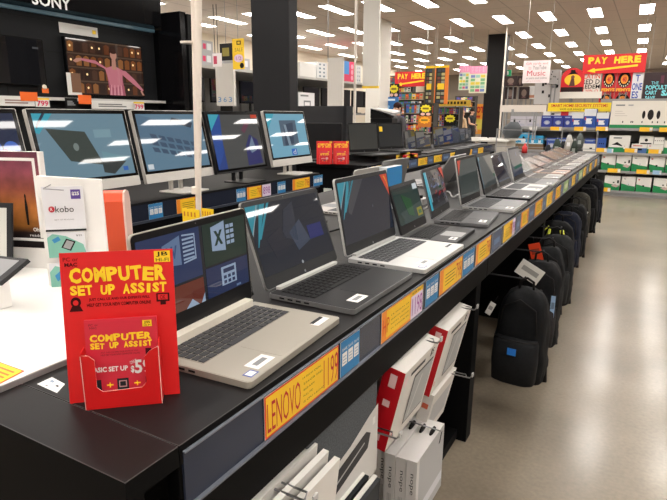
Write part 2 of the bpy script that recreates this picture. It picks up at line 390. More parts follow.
def art_tiles(m, W, h):
    m.rect(-W/2,h*.36,W*.02,h,SCR((34,52,92)),1).rect(W*.05,h*.44,W/2,h,SCR((24,48,42)),1).rect(W*.05,0,W/2,h*.41,SCR((32,46,84)),1).rect(-W/2,0,W*.02,h*.33,SCR((104,46,34)),1)
    pale = SCR((150,170,196)); dim = SCR((98,122,158))
    m.art([(-W*.31,h*.62),(-W*.16,h*.58),(-W*.16,h*.95),(-W*.31,h*.87)], dim, 2).text('W',-.28*W,h*.68,-.19*W,h*.84,SCR((60,80,125)),3,bold=.03)
    for i in range(6): m.rect(-W*.14,h*(.62+.05*i),-W*.04,h*(.645+.05*i),pale,2)
    m.art([(-W*.14,h*.58),(-W*.025,h*.6),(-W*.025,h*.93),(-W*.14,h*.95),(-W*.14,h*.93),(-W*.035,h*.91),(-W*.035,h*.62),(-W*.14,h*.6)], pale, 2)
    m.art([(W*.13,h*.62),(W*.27,h*.58),(W*.27,h*.99),(W*.13,h*.94)], pale, 2).text('X',W*.155,h*.68,W*.245,h*.88,SCR((24,54,46)),3,bold=.06)
    for i in range(4):
        for j in range(2): m.rect(W*(.285+.045*j),h*(.65+.075*i),W*(.322+.045*j),h*(.7+.075*i),pale,2)
    m.rect(W*.2,h*.1,W*.36,h*.36,pale,2).rect(W*.22,h*.27,W*.34,h*.33,SCR((34,48,86)),3)
    for i in range(3):
        for j in range(2): m.rect(W*(.22+.045*i),h*(.12+.07*j),W*(.25+.045*i),h*(.165+.07*j),SCR((34,48,86)),3)
    m.art([(-W*.16,0),(-W*.04,0),(-W*.1,h*.1)], pale, 2).art([(-W*.02,0),(W*.02,0),(W*.02,h*.12)], pale, 2).rect(W*.35,h*.02,W*.4,h*.05,dim,3)
def art_dark(m, W, h):
    m.art([(-W*.05,h*.85),(W*.1,h*.95),(W*.03,h*.35),(-W*.16,h*.45)], SCR((60,64,74)), 1)
    m.art([(W*.0,h*.2),(W*.2,h*.3),(W*.12,h*.65),(-W*.06,h*.5)], SCR((74,82,98)), 1).rect(W*.2,h*.3,W*.42,h*.52,SCR((52,58,112)),1)
    m.art([(-W*.36,h*.5),(-W*.15,h*.62),(-W*.08,h*.25),(-W*.3,h*.2)], SCR((52,54,62)), 1)
    ribbon(m, W, h); m.disc(0, h*.02, W*.014, SCR((170,172,176)), 2)
def art_navy(m, W, h):
    m.art([(-W*.3,h),(-W*.02,h),(-W*.33,h*.45),(-W*.38,h*.5)], SCR((70,72,78)), 1); ribbon(m, W, h)
    m.art([(W*.34,h),(W*.5,h),(W*.5,h*.6)], REDS, 1).art([(W*.4,h*.97),(W*.44,h*.97),(W*.49,h*.72),(W*.49,h*.8)], SCR((235,150,60)), 2)
    m.disc(W*.1, h*.5, W*.012, SCR((80,84,94)), 1)
def art_green(m, W, h):
    m.art([(-W*.1,h*.2),(W*.12,h*.1),(W*.12,h*.6),(-W*.22,h*.8)], SCR((34,86,50)), 1)
    m.art([(W*.25,h*.06),(W*.46,h*.06),(W*.46,h*.3),(W*.25,h*.3)], SCR((150,140,40)), 1).rect(W*.3,h*.12,W*.42,h*.22,SCR((60,110,70)),2)
    m.rect(W*.3,h*.84,W*.48,h,WS,1).rect(-W*.5,h*.92,W*.3,h,SCR((40,52,56)),1)
def art_poster(m, W, h):
    m.rect(-W*.38,h*.1,W*.5,h,SCR((44,42,46)),1); random.seed(3)
    for i in range(46):
        x = random.uniform(-W*.36,W*.42); z = random.uniform(h*.1,h*.9); c = random.choice(((120,50,50),(150,60,60),(70,76,96),(100,100,110),(60,60,66),(90,70,70)))
        if .28*h < z < .5*h: c = random.choice(((150,44,50),(130,46,50)))
        if .5*h < z < .6*h: c = (92,104,140)
        m.rect(x,z,x+W*random.uniform(.04,.12),z+h*random.uniform(.03,.08),SCR(c),2+i%3)
    m.art([(-W*.5,0),(-W*.4,0),(-W*.38,h),(-W*.5,h)], TEALS, 1).art([(-W*.42,h),(-W*.38,h),(-W*.34,h*.2),(-W*.38,h*.2)], SCR((140,190,205)), 2)
    m.art([(W*.3,h),(W*.5,h),(W*.5,h*.66)], REDS, 6)
def art_tag(c):
    def f(m, W, h): m.art([(-W*.5,h),(-W*.34,h),(-W*.5,h*.6)], c, 1).art([(W*.2,h*.1),(W*.3,h*.1),(W*.27,h*.25)], SCR((70,80,78)), 1)
    return f
def art_blue(m, W, h): m.rect(-W*.5,h*.9,-W*.42,h,SCR((140,190,205)),1).art([(-W*.5,0),(-W*.47,0),(-W*.45,h),(-W*.5,h)],SCR((90,120,135)),1)
def art_x(m, W, h): m.rect(-W*.5,0,W*.5,h*.05,SCR((70,80,100)),1).disc(W*.1,h*.8,W*.05,SCR((90,100,130)),1)
GOLD = P((170,164,152), .35, .35); GOLDD = P((166,160,148), .38, .3); DKB = P((32,32,34), .4); DKK = P((20,20,22), .5); SLV = P((196,196,194), .35, .3); GUN = P((92,94,96), .35, .3)
DK1 = P((40,40,42), .4); KG = P((62,63,66), .5)
G1 = 'laptops along the aisle side of the front bench'
FR = [
 ('pale gold laptop showing dark blue program tiles, nearest on the front bench', -.75,.795,3.1,.337,3.5, GOLD,GOLDD,KG,SCR((26,30,38)),art_tiles,P((226,220,206),.4),'intel'),
 ('charcoal laptop with teal ribbon on its dark screen, right behind the pale gold laptop', -.763,1.204,-.2,.351,19.9, P((120,120,120),.35,.3),DKB,DKK,SCR((48,52,60)),art_dark,P((206,206,202),.4),'plain'),
 ('silver laptop with navy screen, teal ribbon and red corner on the front bench', -.755,1.605,-.3,.370,11.1, SLV,SLV,KG,SCR((40,46,58)),art_navy,P((190,190,188),.35,.3),'intel'),
 ('black laptop with dark green screen and yellow patch on the front bench', -.735,1.932,2.4,.285,18.4, DK1,DKB,DKK,SCR((38,62,60)),art_green,None,'pad'),
 ('dark laptop showing a red and grey photo collage with teal edge', -.761,2.317,5.5,.327,16.2, P((110,110,112),.4,.2),P((66,66,68),.4),DKK,SCR((60,60,64)),art_poster,None,'plain'),
 ('silver laptop with grey green screen and red corner tag on the front bench', -.752,2.748,.8,.354,11., SLV,GUN,KG,SCR((64,72,70)),art_tag(REDS),None,'plain'),
 ('dark grey laptop with plain grey screen and pale blue left edge on the front bench', -.756,3.171,2.1,.345,16.6, DK1,P((66,66,68),.4),DKK,SCR((70,76,76)),art_blue,None,'plain'),
 ('silver laptop with near black blue screen, eighth from the near end of the front bench', -.753,3.524,.4,.33,23.4, SLV,SLV,KG,SCR((34,38,54)),art_x,None,'plain'),
 ('silver laptop with slate blue screen, ninth from the near end of the front bench', -.747,3.892,.7,.348,16., SLV,GUN,KG,SCR((58,66,82)),art_x,None,'plain'),
]
for i, (lab,x,y,yaw,w,tl,sh,dk,kc,sc,art,hg,ex) in enumerate(FR):
    laptop(lab, G1, (x, y, BT), RZ+math.radians(yaw), w, math.radians(tl), sh, dk, kc, sc, P((46,47,49),.4) if i in (1,2) else None, art, hinge=hg, extras=ex, detailed=i < 7, plate=(P((132,126,116),.4) if i == 0 else P((140,140,140),.4) if i == 2 else None), chin=.05 if i == 0 else .036)
for i, y in enumerate((4.28,4.66,5.06,5.47,5.86,6.26,6.62,6.98)):
    c = ((150,148,144),(176,146,130),(120,120,120),(166,166,164),(140,134,130),(170,168,164),(150,150,150),(160,160,160))[i]
    m = P(c,.35,.2)
    laptop('%s laptop with lid laid far back, %s from the near end of the front bench' % ('rose' if i == 1 else 'silver', ORD[9+i]), G1, (-.75, y, BT), RZ, .32, math.radians((40,66,70,72,68,72,70,72)[i]), m, m, P((70,66,64),.5), SCR((58,62,60),.72,.22), None, None, extras='plain', detailed=False)
# rear row (backs towards us)
G2 = 'laptops on the far side of the front bench'
def rear(px, py, lab, c, w=.32, tl=12):
    L = w*.67*.97; p = AZ(px, py, BT+.018+L*math.cos(math.radians(tl)))
    x = p.x-L*math.sin(math.radians(tl))
    laptop(lab, G2, (max(-1.36, min(x,-1.14)), p.y, BT), -RZ, w, math.radians(tl), c, c, KG, SCR((50,54,60)), detailed=False)
rear(411, 169, 'silver laptop back with upright lid behind the dark green screen laptop', P((176,172,166),.4,.2), .3)
rear(443, 160.5, 'grey laptop back with upright lid behind the photo collage laptop', P((112,110,108),.4,.2), .33)
rear(505, 149, 'dark laptop back with upright lid behind the eighth laptop on the front bench', P((64,64,66),.4), .33)
rear(527, 157, 'pale grey laptop back leaning wide open beyond the slate blue screen laptop', P((140,138,136),.4,.2), .33, 30)
# cables on the bench between the rows
def cable(pts, r, m, label):
    pts = [Vector(p) for p in pts]; out = []
    for i in range(len(pts)-1):
        for k in range(6):
            t = k/6; p0 = pts[max(i-1,0)]; p1 = pts[i]; p2 = pts[i+1]; p3 = pts[min(i+2,len(pts)-1)]
            out.append(.5*((2*p1)+(p2-p0)*t+(2*p0-5*p1+4*p2-p3)*t*t+(3*p1-p0-3*p2+p3)*t**3))
    out.append(pts[-1])
    return tag(MB().tube(out, r, m).build('security_cable'), label, 'cable', 'cables between the two laptop rows')
gy = P((170,170,168),.4); 
for i, (y, m, l) in enumerate(((1.04,BLACK,'black security cable looped behind the pale gold laptop'),(1.42,gy,'pale grey cable looped behind the charcoal laptop'),(1.78,BLACK,'black cable looped behind the silver laptop with navy screen'),(2.5,gy,'pale grey cable looped behind the photo collage laptop'),(2.98,gy,'pale grey cable looped behind the laptop with grey green screen'))):
    z = BT+.005
    cable([(-.79,y-.04,z+.01),(-.86,y+.02,z+.03),(-.9,y-.07,z),(-.97,y+.05,z+.012),(-1.03,y-.03,z),(-1.06,y+.04,z+.03)], .004, m, l)
cp = MB()
def alarm(x, y, lab, m): 
    t = MB(); t.slab(-.03,-.04,.03,.04,.012,0,.03,m).cyl((0,0,.03),(0,0,.045),.012,BLACK,10); tag(t.build('alarm_sensor',None,(x,y,BT)), lab, 'sensor', 'alarm sensors between the laptop rows')
alarm(-.98,1.52,'grey plastic alarm sensor on the bench behind the silver navy screen laptop',gy)
alarm(-.98,2.62,'grey plastic alarm sensor on the bench behind the grey green screen laptop',P((190,190,188),.4))
# blue and white box between lids
b = MB(); b.box(-.09,-.02,0,.09,.02,.2,P((206,212,216),.5)); b.rect(-.09,.1,.09,.2,P((40,130,190),.5),1,-.02).rect(-.09,.05,.09,.08,P((60,140,195),.5),1,-.02)
p = AY(423,171,2.75); tag(b.build('product_box',None,(-1.06,2.42,BT),(0,0,RZ)), 'blue and white box standing behind the photo collage laptop', 'box')

# small yellow cards behind the first laptop
def yellow_card(px0, px1, py, h, Y, lab):
    a = AY(px0, py, Y); c = AY(px1, py, Y); m = MB(); w = (c-a).length
    m.box(0,0,0,w,.002,h,YEL).box(0,0,-(a.z-h-BT),w,.004,0,P((200,200,200),.3)); 
    for i in range(4): m.rect(w*(.1+.2*i),h*.5,w*(.18+.2*i),h*.8,P((200,120,30),.5),1)
    return tag(m.build('shelf_card',None,(a.x,a.y,a.z-h)), lab, 'card', 'yellow cards behind the pale gold laptop')
yellow_card(182,199,208,.05,1.3,'yellow shelf card with dark figures, left one behind the pale gold laptop lid')
yellow_card(201,213,208,.05,1.42,'small yellow shelf card, right one behind the pale gold laptop lid')

# ================================================================== SETUP-ASSIST CARD STANDS
def card_stand(label, loc, rz, sc=1., detailed=True, group=None):
    t = thing('leaflet_holder', label, 'leaflet holder', loc, rz, group); w, h = .176*sc, .251*sc
    m = MB(); m.T = Matrix.Rotation(-math.radians(8), 4, 'X')
    m.box(-w/2,0,0,w/2,.002,h,RED)
    m.rect(w*.33,h*.915,w*.475,h*.99,YEL,1).text('JB',w*.35,h*.95,w*.455,h*.984,INK,2,bold=.01).text('HI-FI',w*.345,h*.92,w*.46,h*.942,INK,2)
    m.text('PC or',-w*.47,h*.945,-w*.34,h*.97,P((70,10,14),.5),1).text('MAC',-w*.46,h*.91,-w*.35,h*.935,P((70,10,14),.5),1,bold=.03)
    random.seed(5)
    m.jolly('COMPUTER',-w*.43,h*.795,w*.43,h*.90,YEL,1,amp=.12).jolly('SET UP ASSIST',-w*.43,h*.715,w*.43,h*.785,YEL,1,amp=.1)
    dk = P((60,12,14),.5)
    if detailed:
        m.text('JUST CALL US AND OUR EXPERTS WILL',-w*.27,h*.675,w*.27,h*.697,dk,1,bold=.02).text('HELP GET YOUR NEW COMPUTER ONLINE',-w*.29,h*.64,w*.28,h*.663,dk,1,bold=.02)
        m.disc(-w*.385,h*.675,w*.045,dk,1,rz=h*.034).disc(-w*.385,h*.672,w*.024,RED,2,rz=h*.018).art([(-w*.445,h*.615),(-w*.325,h*.615),(-w*.35,h*.65),(-w*.42,h*.65)],dk,1)
        m.rect(w*.33,h*.65,w*.45,h*.707,dk,1).rect(w*.345,h*.662,w*.435,h*.699,RED,2).text('OK',w*.365,h*.665,w*.415,h*.695,dk,3).rect(w*.365,h*.628,w*.415,h*.65,dk,1)
    bd = m.build('backing_board', t)
    q = MB(); q.add([(w*.2,.0,.0),(-w*.2,0,0),(-w*.08,.1*sc,0),(w*.08,.1*sc,0),(-w*.1,.03*sc,h*.75),(w*.1,.03*sc,h*.75)], [(0,1,4,5),(1,2,4),(0,5,3),(2,3,5,4)], RED); q.build('easel_leg', t)
    # pocket: front with a U cut-out, and two sides
    k = MB(); pw, ph, dp = w*.37, h*.41, .028*sc; e = P((238,190,180),.5)
    x0 = -pw+w*.045; x1 = pw-w*.02; u = pw*.60
    Wp = x1-x0
    U = [(x0,0),(x1,0),(x1,ph),(x1-Wp*.12,ph*.93),(x1-Wp*.19,ph*.84),(x1-Wp*.19,ph*.40),(x1-Wp*.25,ph*.32),(x0+Wp*.24,ph*.30),(x0+Wp*.17,ph*.38),(x0+Wp*.17,ph*.84),(x0+Wp*.1,ph*.92),(x0,ph*.93)]
    n = len(U); V = [(a,-dp,b) for a,b in U]+[(a,-dp+.0012,b) for a,b in U]
    k.add(V, [tuple(range(n))], RED); k.add(V, [tuple(range(2*n-1,n-1,-1))], RED); k.add(V, [(i,n+i,n+(i+1)%n,(i+1)%n) for i in range(n)], e)
    k.box(x0,-dp,0,x0+.0012,.0,ph*.96,RED).box(x1-.0012,-dp,0,x1,.0,ph*1.05,RED).box(x0,-dp,0,x1,0,.0012,RED)
    k.box(x0-.0004,-dp-.0004,0,x0+.0006,-dp+.0014,ph*.92,e).box(x1-.0006,-dp-.0004,0,x1+.0004,-dp+.0014,ph,e)
    k.build('pocket', t)
    return t
def leaflet(label, loc, rz, sc, group=None):
    w, h = .112*sc, .141*sc; m = MB(); c = P((206,40,60),.45); m.T = Matrix.Rotation(-math.radians(7),4,'X')
    m.box(-w/2,0,0,w/2,.006*sc,h,c)
    m.rect(w*.3,h*.89,w*.43,h*.965,YEL,1).text('JB',w*.32,h*.92,w*.41,h*.955,INK,2).text('HI-FI',w*.32,h*.897,w*.41,h*.914,INK,2)
    m.text('PC or',-w*.44,h*.93,-w*.31,h*.955,P((90,10,24),.5),1).text('MAC',-w*.43,h*.895,-w*.33,h*.92,P((90,10,24),.5),1)
    random.seed(9); m.jolly('COMPUTER',-w*.44,h*.74,w*.42,h*.83,YEL,1,amp=.1).jolly('SET UP ASSIST',-w*.44,h*.655,w*.42,h*.73,YEL,1,amp=.1)
    d = P((110,10,24),.5); m.text('JUST CALL US AND OUR EXPERTS WILL',-w*.3,h*.6,w*.22,h*.62,d,1).text('HELP GET YOUR NEW COMPUTER ONLINE',-w*.3,h*.57,w*.24,h*.59,d,1)
    m.rect(w*.32,h*.55,w*.4,h*.63,P((70,20,26),.5),1)
    m.text('BASIC SET UP',-w*.46,h*.38,w*.06,h*.44,WHITE,1,bold=.03).text('ONLY',w*.09,h*.46,w*.19,h*.5,WHITE,1,rot=.4).text('$',w*.1,h*.34,w*.15,h*.43,WHITE,1,bold=.03).text('59',w*.155,h*.33,w*.385,h*.5,WHITE,1,bold=.03)
    for i, x in enumerate((-.4,-.02,.38)): m.rect(w*(x-.08),h*.15,w*(x+.08),h*.29,CHAR,1)
    m.rect(-w*.075,h*.185,w*.035,h*.265,P((190,150,150),.5),2).rect(-w*.06,h*.2,w*.02,h*.255,CHAR,3).art([(w*.32,h*.26),(w*.44,h*.26),(w*.43,h*.2),(w*.38,h*.165),(w*.33,h*.2)],WHITE,2)
    for x in (-.2,.18): m.rect(w*(x-.045),h*.212,w*(x+.045),h*.228,YEL,1).rect(w*(x-.008),h*.19,w*(x+.008),h*.25,YEL,2)
    return tag(m.build('leaflet',None,loc,(0,0,rz)), label, 'leaflet', group)
def stand_with_leaflet(lab1, lab2, p, rz, sc, det, g1=None, g2=None):
    card_stand(lab1, p, rz, sc, det, g1)
    d = Matrix.Rotation(rz, 3, 'Z') @ Vector((.0024*sc, -.0155*sc, 0)); leaflet(lab2, (p[0]+d.x, p[1]+d.y, p[2]+.003), rz, sc, g2)
a = AZ(70,404,BT); c = AZ(180,394,BT); mid = (a+c)/2
stand_with_leaflet('large red cardboard leaflet holder lettered COMPUTER SET UP ASSIST on the near bench end', 'crimson set up leaflet priced 59 in the large near holder', (mid.x, mid.y, BT), math.atan2(c.y-a.y,c.x-a.x), (c-a).length/.176, True)
for (px, lab, l2) in ((324.5,'left of two small red leaflet holders beside the all-in-one computers','crimson leaflet in the left small red holder'),(341,'right of two small red leaflet holders beside the grey laptop','crimson leaflet in the right small red holder')):
    p = AZ(px, 164, BT); stand_with_leaflet(lab, l2, (p.x, p.y, BT), math.radians(32), .82, False, 'small red leaflet holders', 'leaflets in the small red holders')

# ================================================================== E-READER DISPLAY ON NEAR BENCH END
kd = thing('reader_display', 'white e-reader display with starry poster panel on the bench end', 'display stand', (0,0,0))
WG = P((236,234,230),.4); bx = -.857
m = MB(); m.box(-1.60,.16,BT,bx,.955,BT+.012,WG).box(bx-.001,.16,BT,bx+.002,.955,BT+.011,SILV); m.build('base_plate', kd)
a = AZ(0,363,BT+.0125); 
yp = MB()
q = [AZ(0,362,BT+.0127),AZ(25,371,BT+.0127),AZ(0,384,BT+.0127),AZ(-24,374,BT+.0127)]
yp.add([tuple(v) for v in (q[0],q[3],q[2],q[1])],[(0,1,2,3)],P((226,60,40),.5))
cq = sum((v for v in q),Vector())/4; yp.add([tuple(cq+(v-cq)*.9+Vector((0,0,.0004))) for v in (q[0],q[3],q[2],q[1])],[(0,1,2,3)],YEL)
for k in (-.45,0.,.4):
    d1 = (q[1]-q[0]); d2 = (q[3]-q[0]); c0 = cq+d2*(k*.5)+Vector((0,0,.0008)); s1 = d1*.33; s2 = d2*.045
    yp.add([tuple(c0-s1-s2),tuple(c0+s1-s2),tuple(c0+s1+s2),tuple(c0-s1+s2)],[(0,1,2,3)],ORANGE)
tag(yp.build('floor_sticker'), 'yellow promotional sticker with red edge on the white e-reader base', 'sticker')
# poster panel
def vface(m, p00, p10, p11, p01, th, mat):      # slab standing between four corner points (bl, br, tr, tl)
    n = (p10-p00).cross(p01-p00).normalized()*th; V = [p00,p10,p11,p01]; W = [v-n for v in V]
    return m.add([tuple(v) for v in V+W], [(0,1,2,3),(7,6,5,4),(0,4,5,1),(1,5,6,2),(2,6,7,3),(3,7,4,0)], mat)
class Quad:                                      # bilinear artwork on a face
    def __init__(s, m, p00, p10, p11, p01): s.m, s.p = m, (p00,p10,p11,p01); s.n = (p10-p00).cross(p01-p00).normalized()
    def at(s, u, v, l): a,b,c,d = s.p; return tuple((a*(1-u)+b*u)*(1-v)+(d*(1-u)+c*u)*v+s.n*(.0006*l))
    def poly(s, uv, mat, l=1): s.m.add([s.at(u,v,l) for u,v in uv],[tuple(range(len(uv)))],mat); return s
    def rect(s, u0,v0,u1,v1,mat,l=1): return s.poly([(u0,v0),(u1,v0),(u1,v1),(u0,v1)],mat,l)
    def text(s, t, u0,v0,u1,v1,mat,l=2,bold=0.): vs,fs,_ = tgeo(t,bold); s.m.add([s.at(u0+(u1-u0)*a,v0+(v1-v0)*b,l) for a,b in vs],fs,mat); return s
def upr(pxb, pyb, Y, zt, zb): a = AY(pxb,pyb,Y); return Vector((a.x,a.y,zb)), Vector((a.x,a.y,zt))
zb = BT+.012
# back panel with picture: right edge at px 43, going left out of frame
A = AY(38,152,.90); B = AY(-60,141,.80)
pb = MB(); P10 = Vector((A.x,A.y,zb)); P00 = Vector((B.x,B.y,zb)); P11 = Vector((A.x,A.y,A.z)); P01 = Vector((B.x,B.y,A.z))
vface(pb, P00, P10, P11, P01, .02, WG)
pbo = pb.build('poster_panel', kd)
zlow = AY(42,247,.90).z; f0 = (zlow-zb)/(A.z-zb)
starm = bpy.data.materials.new('night_sky_print'); starm.use_nodes = True; nt = starm.node_tree; bb = nt.nodes['Principled BSDF']; bb.inputs['Roughness'].default_value = .3
tc = nt.nodes.new('ShaderNodeTexCoord'); sx = nt.nodes.new('ShaderNodeSeparateXYZ'); rp = nt.nodes.new('ShaderNodeValToRGB'); mr = nt.nodes.new('ShaderNodeMapRange')
mr.inputs['From Min'].default_value = zlow; mr.inputs['From Max'].default_value = A.z
E_ = rp.color_ramp.elements; E_[0].position = 0; E_[0].color = lin((24,20,22))+(1,); E_[1].position = 1; E_[1].color = lin((92,44,62))+(1,)
for ps, cc in ((.16,(40,30,28)),(.24,(150,96,44)),(.42,(178,110,56)),(.62,(140,70,56)),(.8,(130,64,78))): e = E_.new(ps); e.color = lin(cc)+(1,)
nz = nt.nodes.new('ShaderNodeTexNoise'); nz.inputs['Scale'].default_value = 28; nz.inputs['Detail'].default_value = 8; mx = nt.nodes.new('ShaderNodeMixRGB'); mx.blend_type = 'OVERLAY'; mx.inputs['Fac'].default_value = .7
nt.links.new(tc.outputs['Object'], sx.inputs[0]); nt.links.new(sx.outputs['Z'], mr.inputs['Value']); nt.links.new(mr.outputs['Result'], rp.inputs['Fac'])
nt.links.new(tc.outputs['Object'], nz.inputs['Vector']); nt.links.new(rp.outputs['Color'], mx.inputs['Color1']); nt.links.new(nz.outputs['Fac'], mx.inputs['Color2']); nt.links.new(mx.outputs['Color'], bb.inputs['Base Color'])
pm = MB(); Q = Quad(pm, P00, P10, P11, P01)
Q.rect(.0,f0,.985,1,starm,1); fr0 = .07
Q.rect(.0,.925,.955,.95,WG,2).rect(.925,f0+.09,.955,.95,WG,2)
Q.rect(.0,f0+.06,.98,f0+.085,WG,3)
Q.poly([(.805,f0+.2),(.825,f0+.2),(.83,f0+.36),(.822,f0+.42),(.805,f0+.42),(.80,f0+.34)],INK,3)
Q.poly([(.81,f0+.42),(.822,f0+.42),(.825,f0+.45),(.816,f0+.47),(.807,f0+.45)],INK,4)
Q.text('Ohio',.86,f0+.145,.96,f0+.18,WHITE,4,.03).text('reader',.82,f0+.1,.96,f0+.125,WHITE,4)
pm.build('poster', pbo)
# standing reader with text page, left edge of frame
rd = thing('e_reader', 'dark framed e-reader showing a page of text, leaning on the starry poster', 'e-reader')
A2 = AY(11,203,.83); B2 = AY(-60,196,.76); zr = zb+.002
r0, r1, r2, r3 = Vector((B2.x+.01,B2.y-.03,zr)), Vector((A2.x+.008,A2.y-.03,zr)), Vector((A2.x,A2.y,A2.z)), Vector((B2.x,B2.y,A2.z))
k = MB(); vface(k, r0, r1, r2, r3, .008, CHAR); k.build('casing', rd)
k = MB(); Q = Quad(k, r0, r1, r2, r3); Q.rect(.07,.16,.94,.93,P((200,200,194),.6),1)
for i in range(17): Q.rect(.14,.2+.042*i,.88-(.2 if i % 5 == 0 else .03),.211+.042*i,GREY,2)
k.build('page_screen', rd)
# lying reader on wedge
rd = thing('e_reader', 'grey e-reader with dark bezel lying tilted at the left picture edge', 'e-reader')
zt = zb+.085
c0 = AZ(28,259,zt+.03); c1 = AZ(-1,283,zt-.012); c3 = AZ(0,251,zt+.04)
ex = (c0-c1); left = Vector((-.16,-.03,.0)); 
r1_ = c1; r2_ = c0; r0_ = c1+left; r3_ = c0+left
k = MB(); vface(k, r0_, r1_, r2_, r3_, .01, P((48,48,50),.4)); k.build('casing', rd)
k = MB(); Q = Quad(k, r0_, r1_, r2_, r3_); Q.rect(.05,.14,.9,.9,P((132,132,134),.4),1); k.build('page_screen', rd)
k = MB(); fz = zb+.001
cc = (r0_+r1_+r2_+r3_)/4; k.box(cc.x-.03,cc.y-.03,fz,cc.x+.03,cc.y+.03,cc.z-.014,WG); k.build('stand', rd)
# gift card panel
A = AY(36,176,.80); B = AY(101,181,.90)
pk = MB(); p00,p10,p11,p01 = Vector((A.x,A.y,zb)),Vector((B.x,B.y,zb)),Vector((B.x,B.y,B.z+.003)),Vector((A.x,A.y,A.z))
vface(pk,p00,p10,p11,p01,.016,WG); pk.build('card_panel', kd)
hk = MB(); nrm = (p10-p00).cross(p01-p00).normalized()
def gcard(px0,py0,px1,py1,lab,off,draw):
    # plane of the card panel moved forward by off
    t = MB(); o = p00+nrm*off
    def hit(px,py):
        d = ray(px,py); return O+d*((o-O).dot(nrm)/d.dot(nrm))
    bl = hit(px0,py1); tr = hit(px1,py0); br = Vector((tr.x,tr.y,bl.z)); tl = Vector((bl.x,bl.y,tr.z))
    vface(t,bl,br,tr,tl,.002,P((216,216,220),.4)); draw(Quad(t,bl,br,tr,tl)); return tag(t.build('gift_card'),lab,'gift card','gift cards on the white panel')
def dk1(Q):
    Q.rect(.7,.72,.94,.93,P((84,60,140),.4)).text('$25',.73,.79,.91,.88,WHITE,2,.03).rect(0,0,1,.045,CHAR)
    Q.poly([(.2+.075*math.cos(t*.4),.5+.07*math.sin(t*.4)) for t in range(16)],P((190,30,50),.4)); Q.text('R',.17,.465,.225,.535,WHITE,2).text('kobo',.29,.43,.74,.57,INK,2,.0).text('GIFT OF READING',.24,.25,.72,.28,GREY,2)
def dk2(Q):
    g = P((120,178,160),.5); Q.poly([(0,0),(1,0),(1,.2),(.95,.5),(.5,.85),(.15,.95),(0,.8)],g); Q.poly([(.12,.72),(.3,.85),(.36,.7),(.18,.58)],P((50,130,180),.5),2)
    Q.poly([(.35,.4),(.5,.75),(.75,.62),(.6,.25)],INK,2).poly([(.4,.41),(.52,.69),(.7,.6),(.58,.31)],P((150,150,150),.5),3); Q.text('$25',.78,.82,.94,.9,INK,2)
gcard(46,186,82,232,'white kobo gift card with purple 25 dollar flag, upper card',0.02,dk1)
gcard(49.5,231.5,84,258,'white and green gift card with tablet picture, below the kobo card',.02,dk2)
gcard(54,262,88,306,'pale green gift card mostly hidden behind the red leaflet holder',.013,dk2)
hk.tube([p00*.35+p10*.65+Vector((0,0,.0)),p00*.35+p10*.65+nrm*.01],.001,STEEL)
u = AY(46,187,.80); hm = MB(); hm.tube([tuple(u+nrm*.0+Vector((.0,.012,.004))),tuple(u+nrm*.03+Vector((.002,.0,.0))),tuple(u+nrm*.034+Vector((.035,.03,-.004)))],.0016,STEEL); hm.build('hook',kd)
# orange speaker block
ox = AY(118,250,1.12); ob = thing('speaker','orange round-topped product box behind the white gift card panel','speaker',(ox.x,ox.y,BT),math.radians(38))
k = MB(); pr = []; hh = AY(118,191,1.12).z-BT; wd = .078
k.prismx([(-.03,0),(.045,0),(.045,hh-.03),(.03,hh-.008),(.0,hh),(-.02,hh-.006),(-.03,hh-.03)], -wd/2, wd/2-.006, P((226,82,42),.4)); k.build('body',ob,bevel=.003)
MB().prismx([(-.031,0),(.046,0),(.046,hh-.03),(.031,hh-.006),(.0,hh+.002),(-.021,hh-.004),(-.031,hh-.03)], wd/2-.006, wd/2, P((230,196,184),.5)).build('side_cap',ob)
# receipt on bench
q = [AZ(37,384,BT+.001),AZ(52,377,BT+.001),AZ(65,384,BT+.001),AZ(57,393,BT+.001)]
k = MB(); k.add([tuple(v) for v in q[::-1]],[(0,1,2,3)],P((224,226,226),.6)); cq = sum(q,Vector())/4
for s_, o_, c_ in ((.14,(.012,.0),CHAR),(.2,(-.01,.006),P((140,160,180),.5)),(.12,(-.004,-.008),P((150,150,150),.5))):
    k.add([tuple(cq+(v-cq)*s_+Vector((o_[0],o_[1],.0004))) for v in q[::-1]],[(0,1,2,3)],c_)
tag(k.build('paper_label'),'small white printed label lying on the bench beside the red leaflet holder','label')

# ================================================================== ALL-IN-ONE BENCH AND LAPTOP BENCH BEHIND IT
def side_bench(name, label, xf, xb, y0, y1, railcol=STRIP):
    t = thing(name, label, 'bench')
    MB().box(xb,y0,BT-.03,xf,y1,BT,P((14,13,14),.5,spec=.1)).build('worktop',t,bevel=.003)
    MB().box(xf-.03,y0+.01,H-.62,xf-.004,y1-.01,BT-.031,FASC).build('fascia_board',t)
    MB().box(xb+.02,y0+.02,0,xb+.05,y1-.02,BT-.031,FASC).box(xb+.06,y0+.05,.08,xf-.08,y1-.05,.12,FASC).build('back_panel',t)
    for y in (y0+.04,(y0+y1)/2,y1-.04): MB().box(xb+.06,y-.02,0,xf-.06,y+.02,BT-.031,FASC).build('divider_leg',t)
    MB().box(xf-.003,y0+.01,H-.538,xf+.001,y1-.01,H-.447,P((38,42,54),.2,coat=.3)).box(xf-.003,y0+.01,H-.542,xf+.009,y1-.01,H-.529,P((60,64,74),.3)).build('price_rail',t)
    return t
side_bench('computer_bench','black bench carrying the all-in-one computers, beside the near pillar',-2.2,-2.95,.2,3.66)
side_bench('laptop_bench','black bench with grey laptops beyond the all-in-one computers',-2.165,-2.95,4.42,9.05)
cnt = {}
def at_rail(px, X):
    y = 1.
    while y < 9.5:
        d = R3.inverted() @ (Vector((X,y,H-.49))-O)
        if CX+F*d.x/-d.z > px: break
        y += .005
    return y
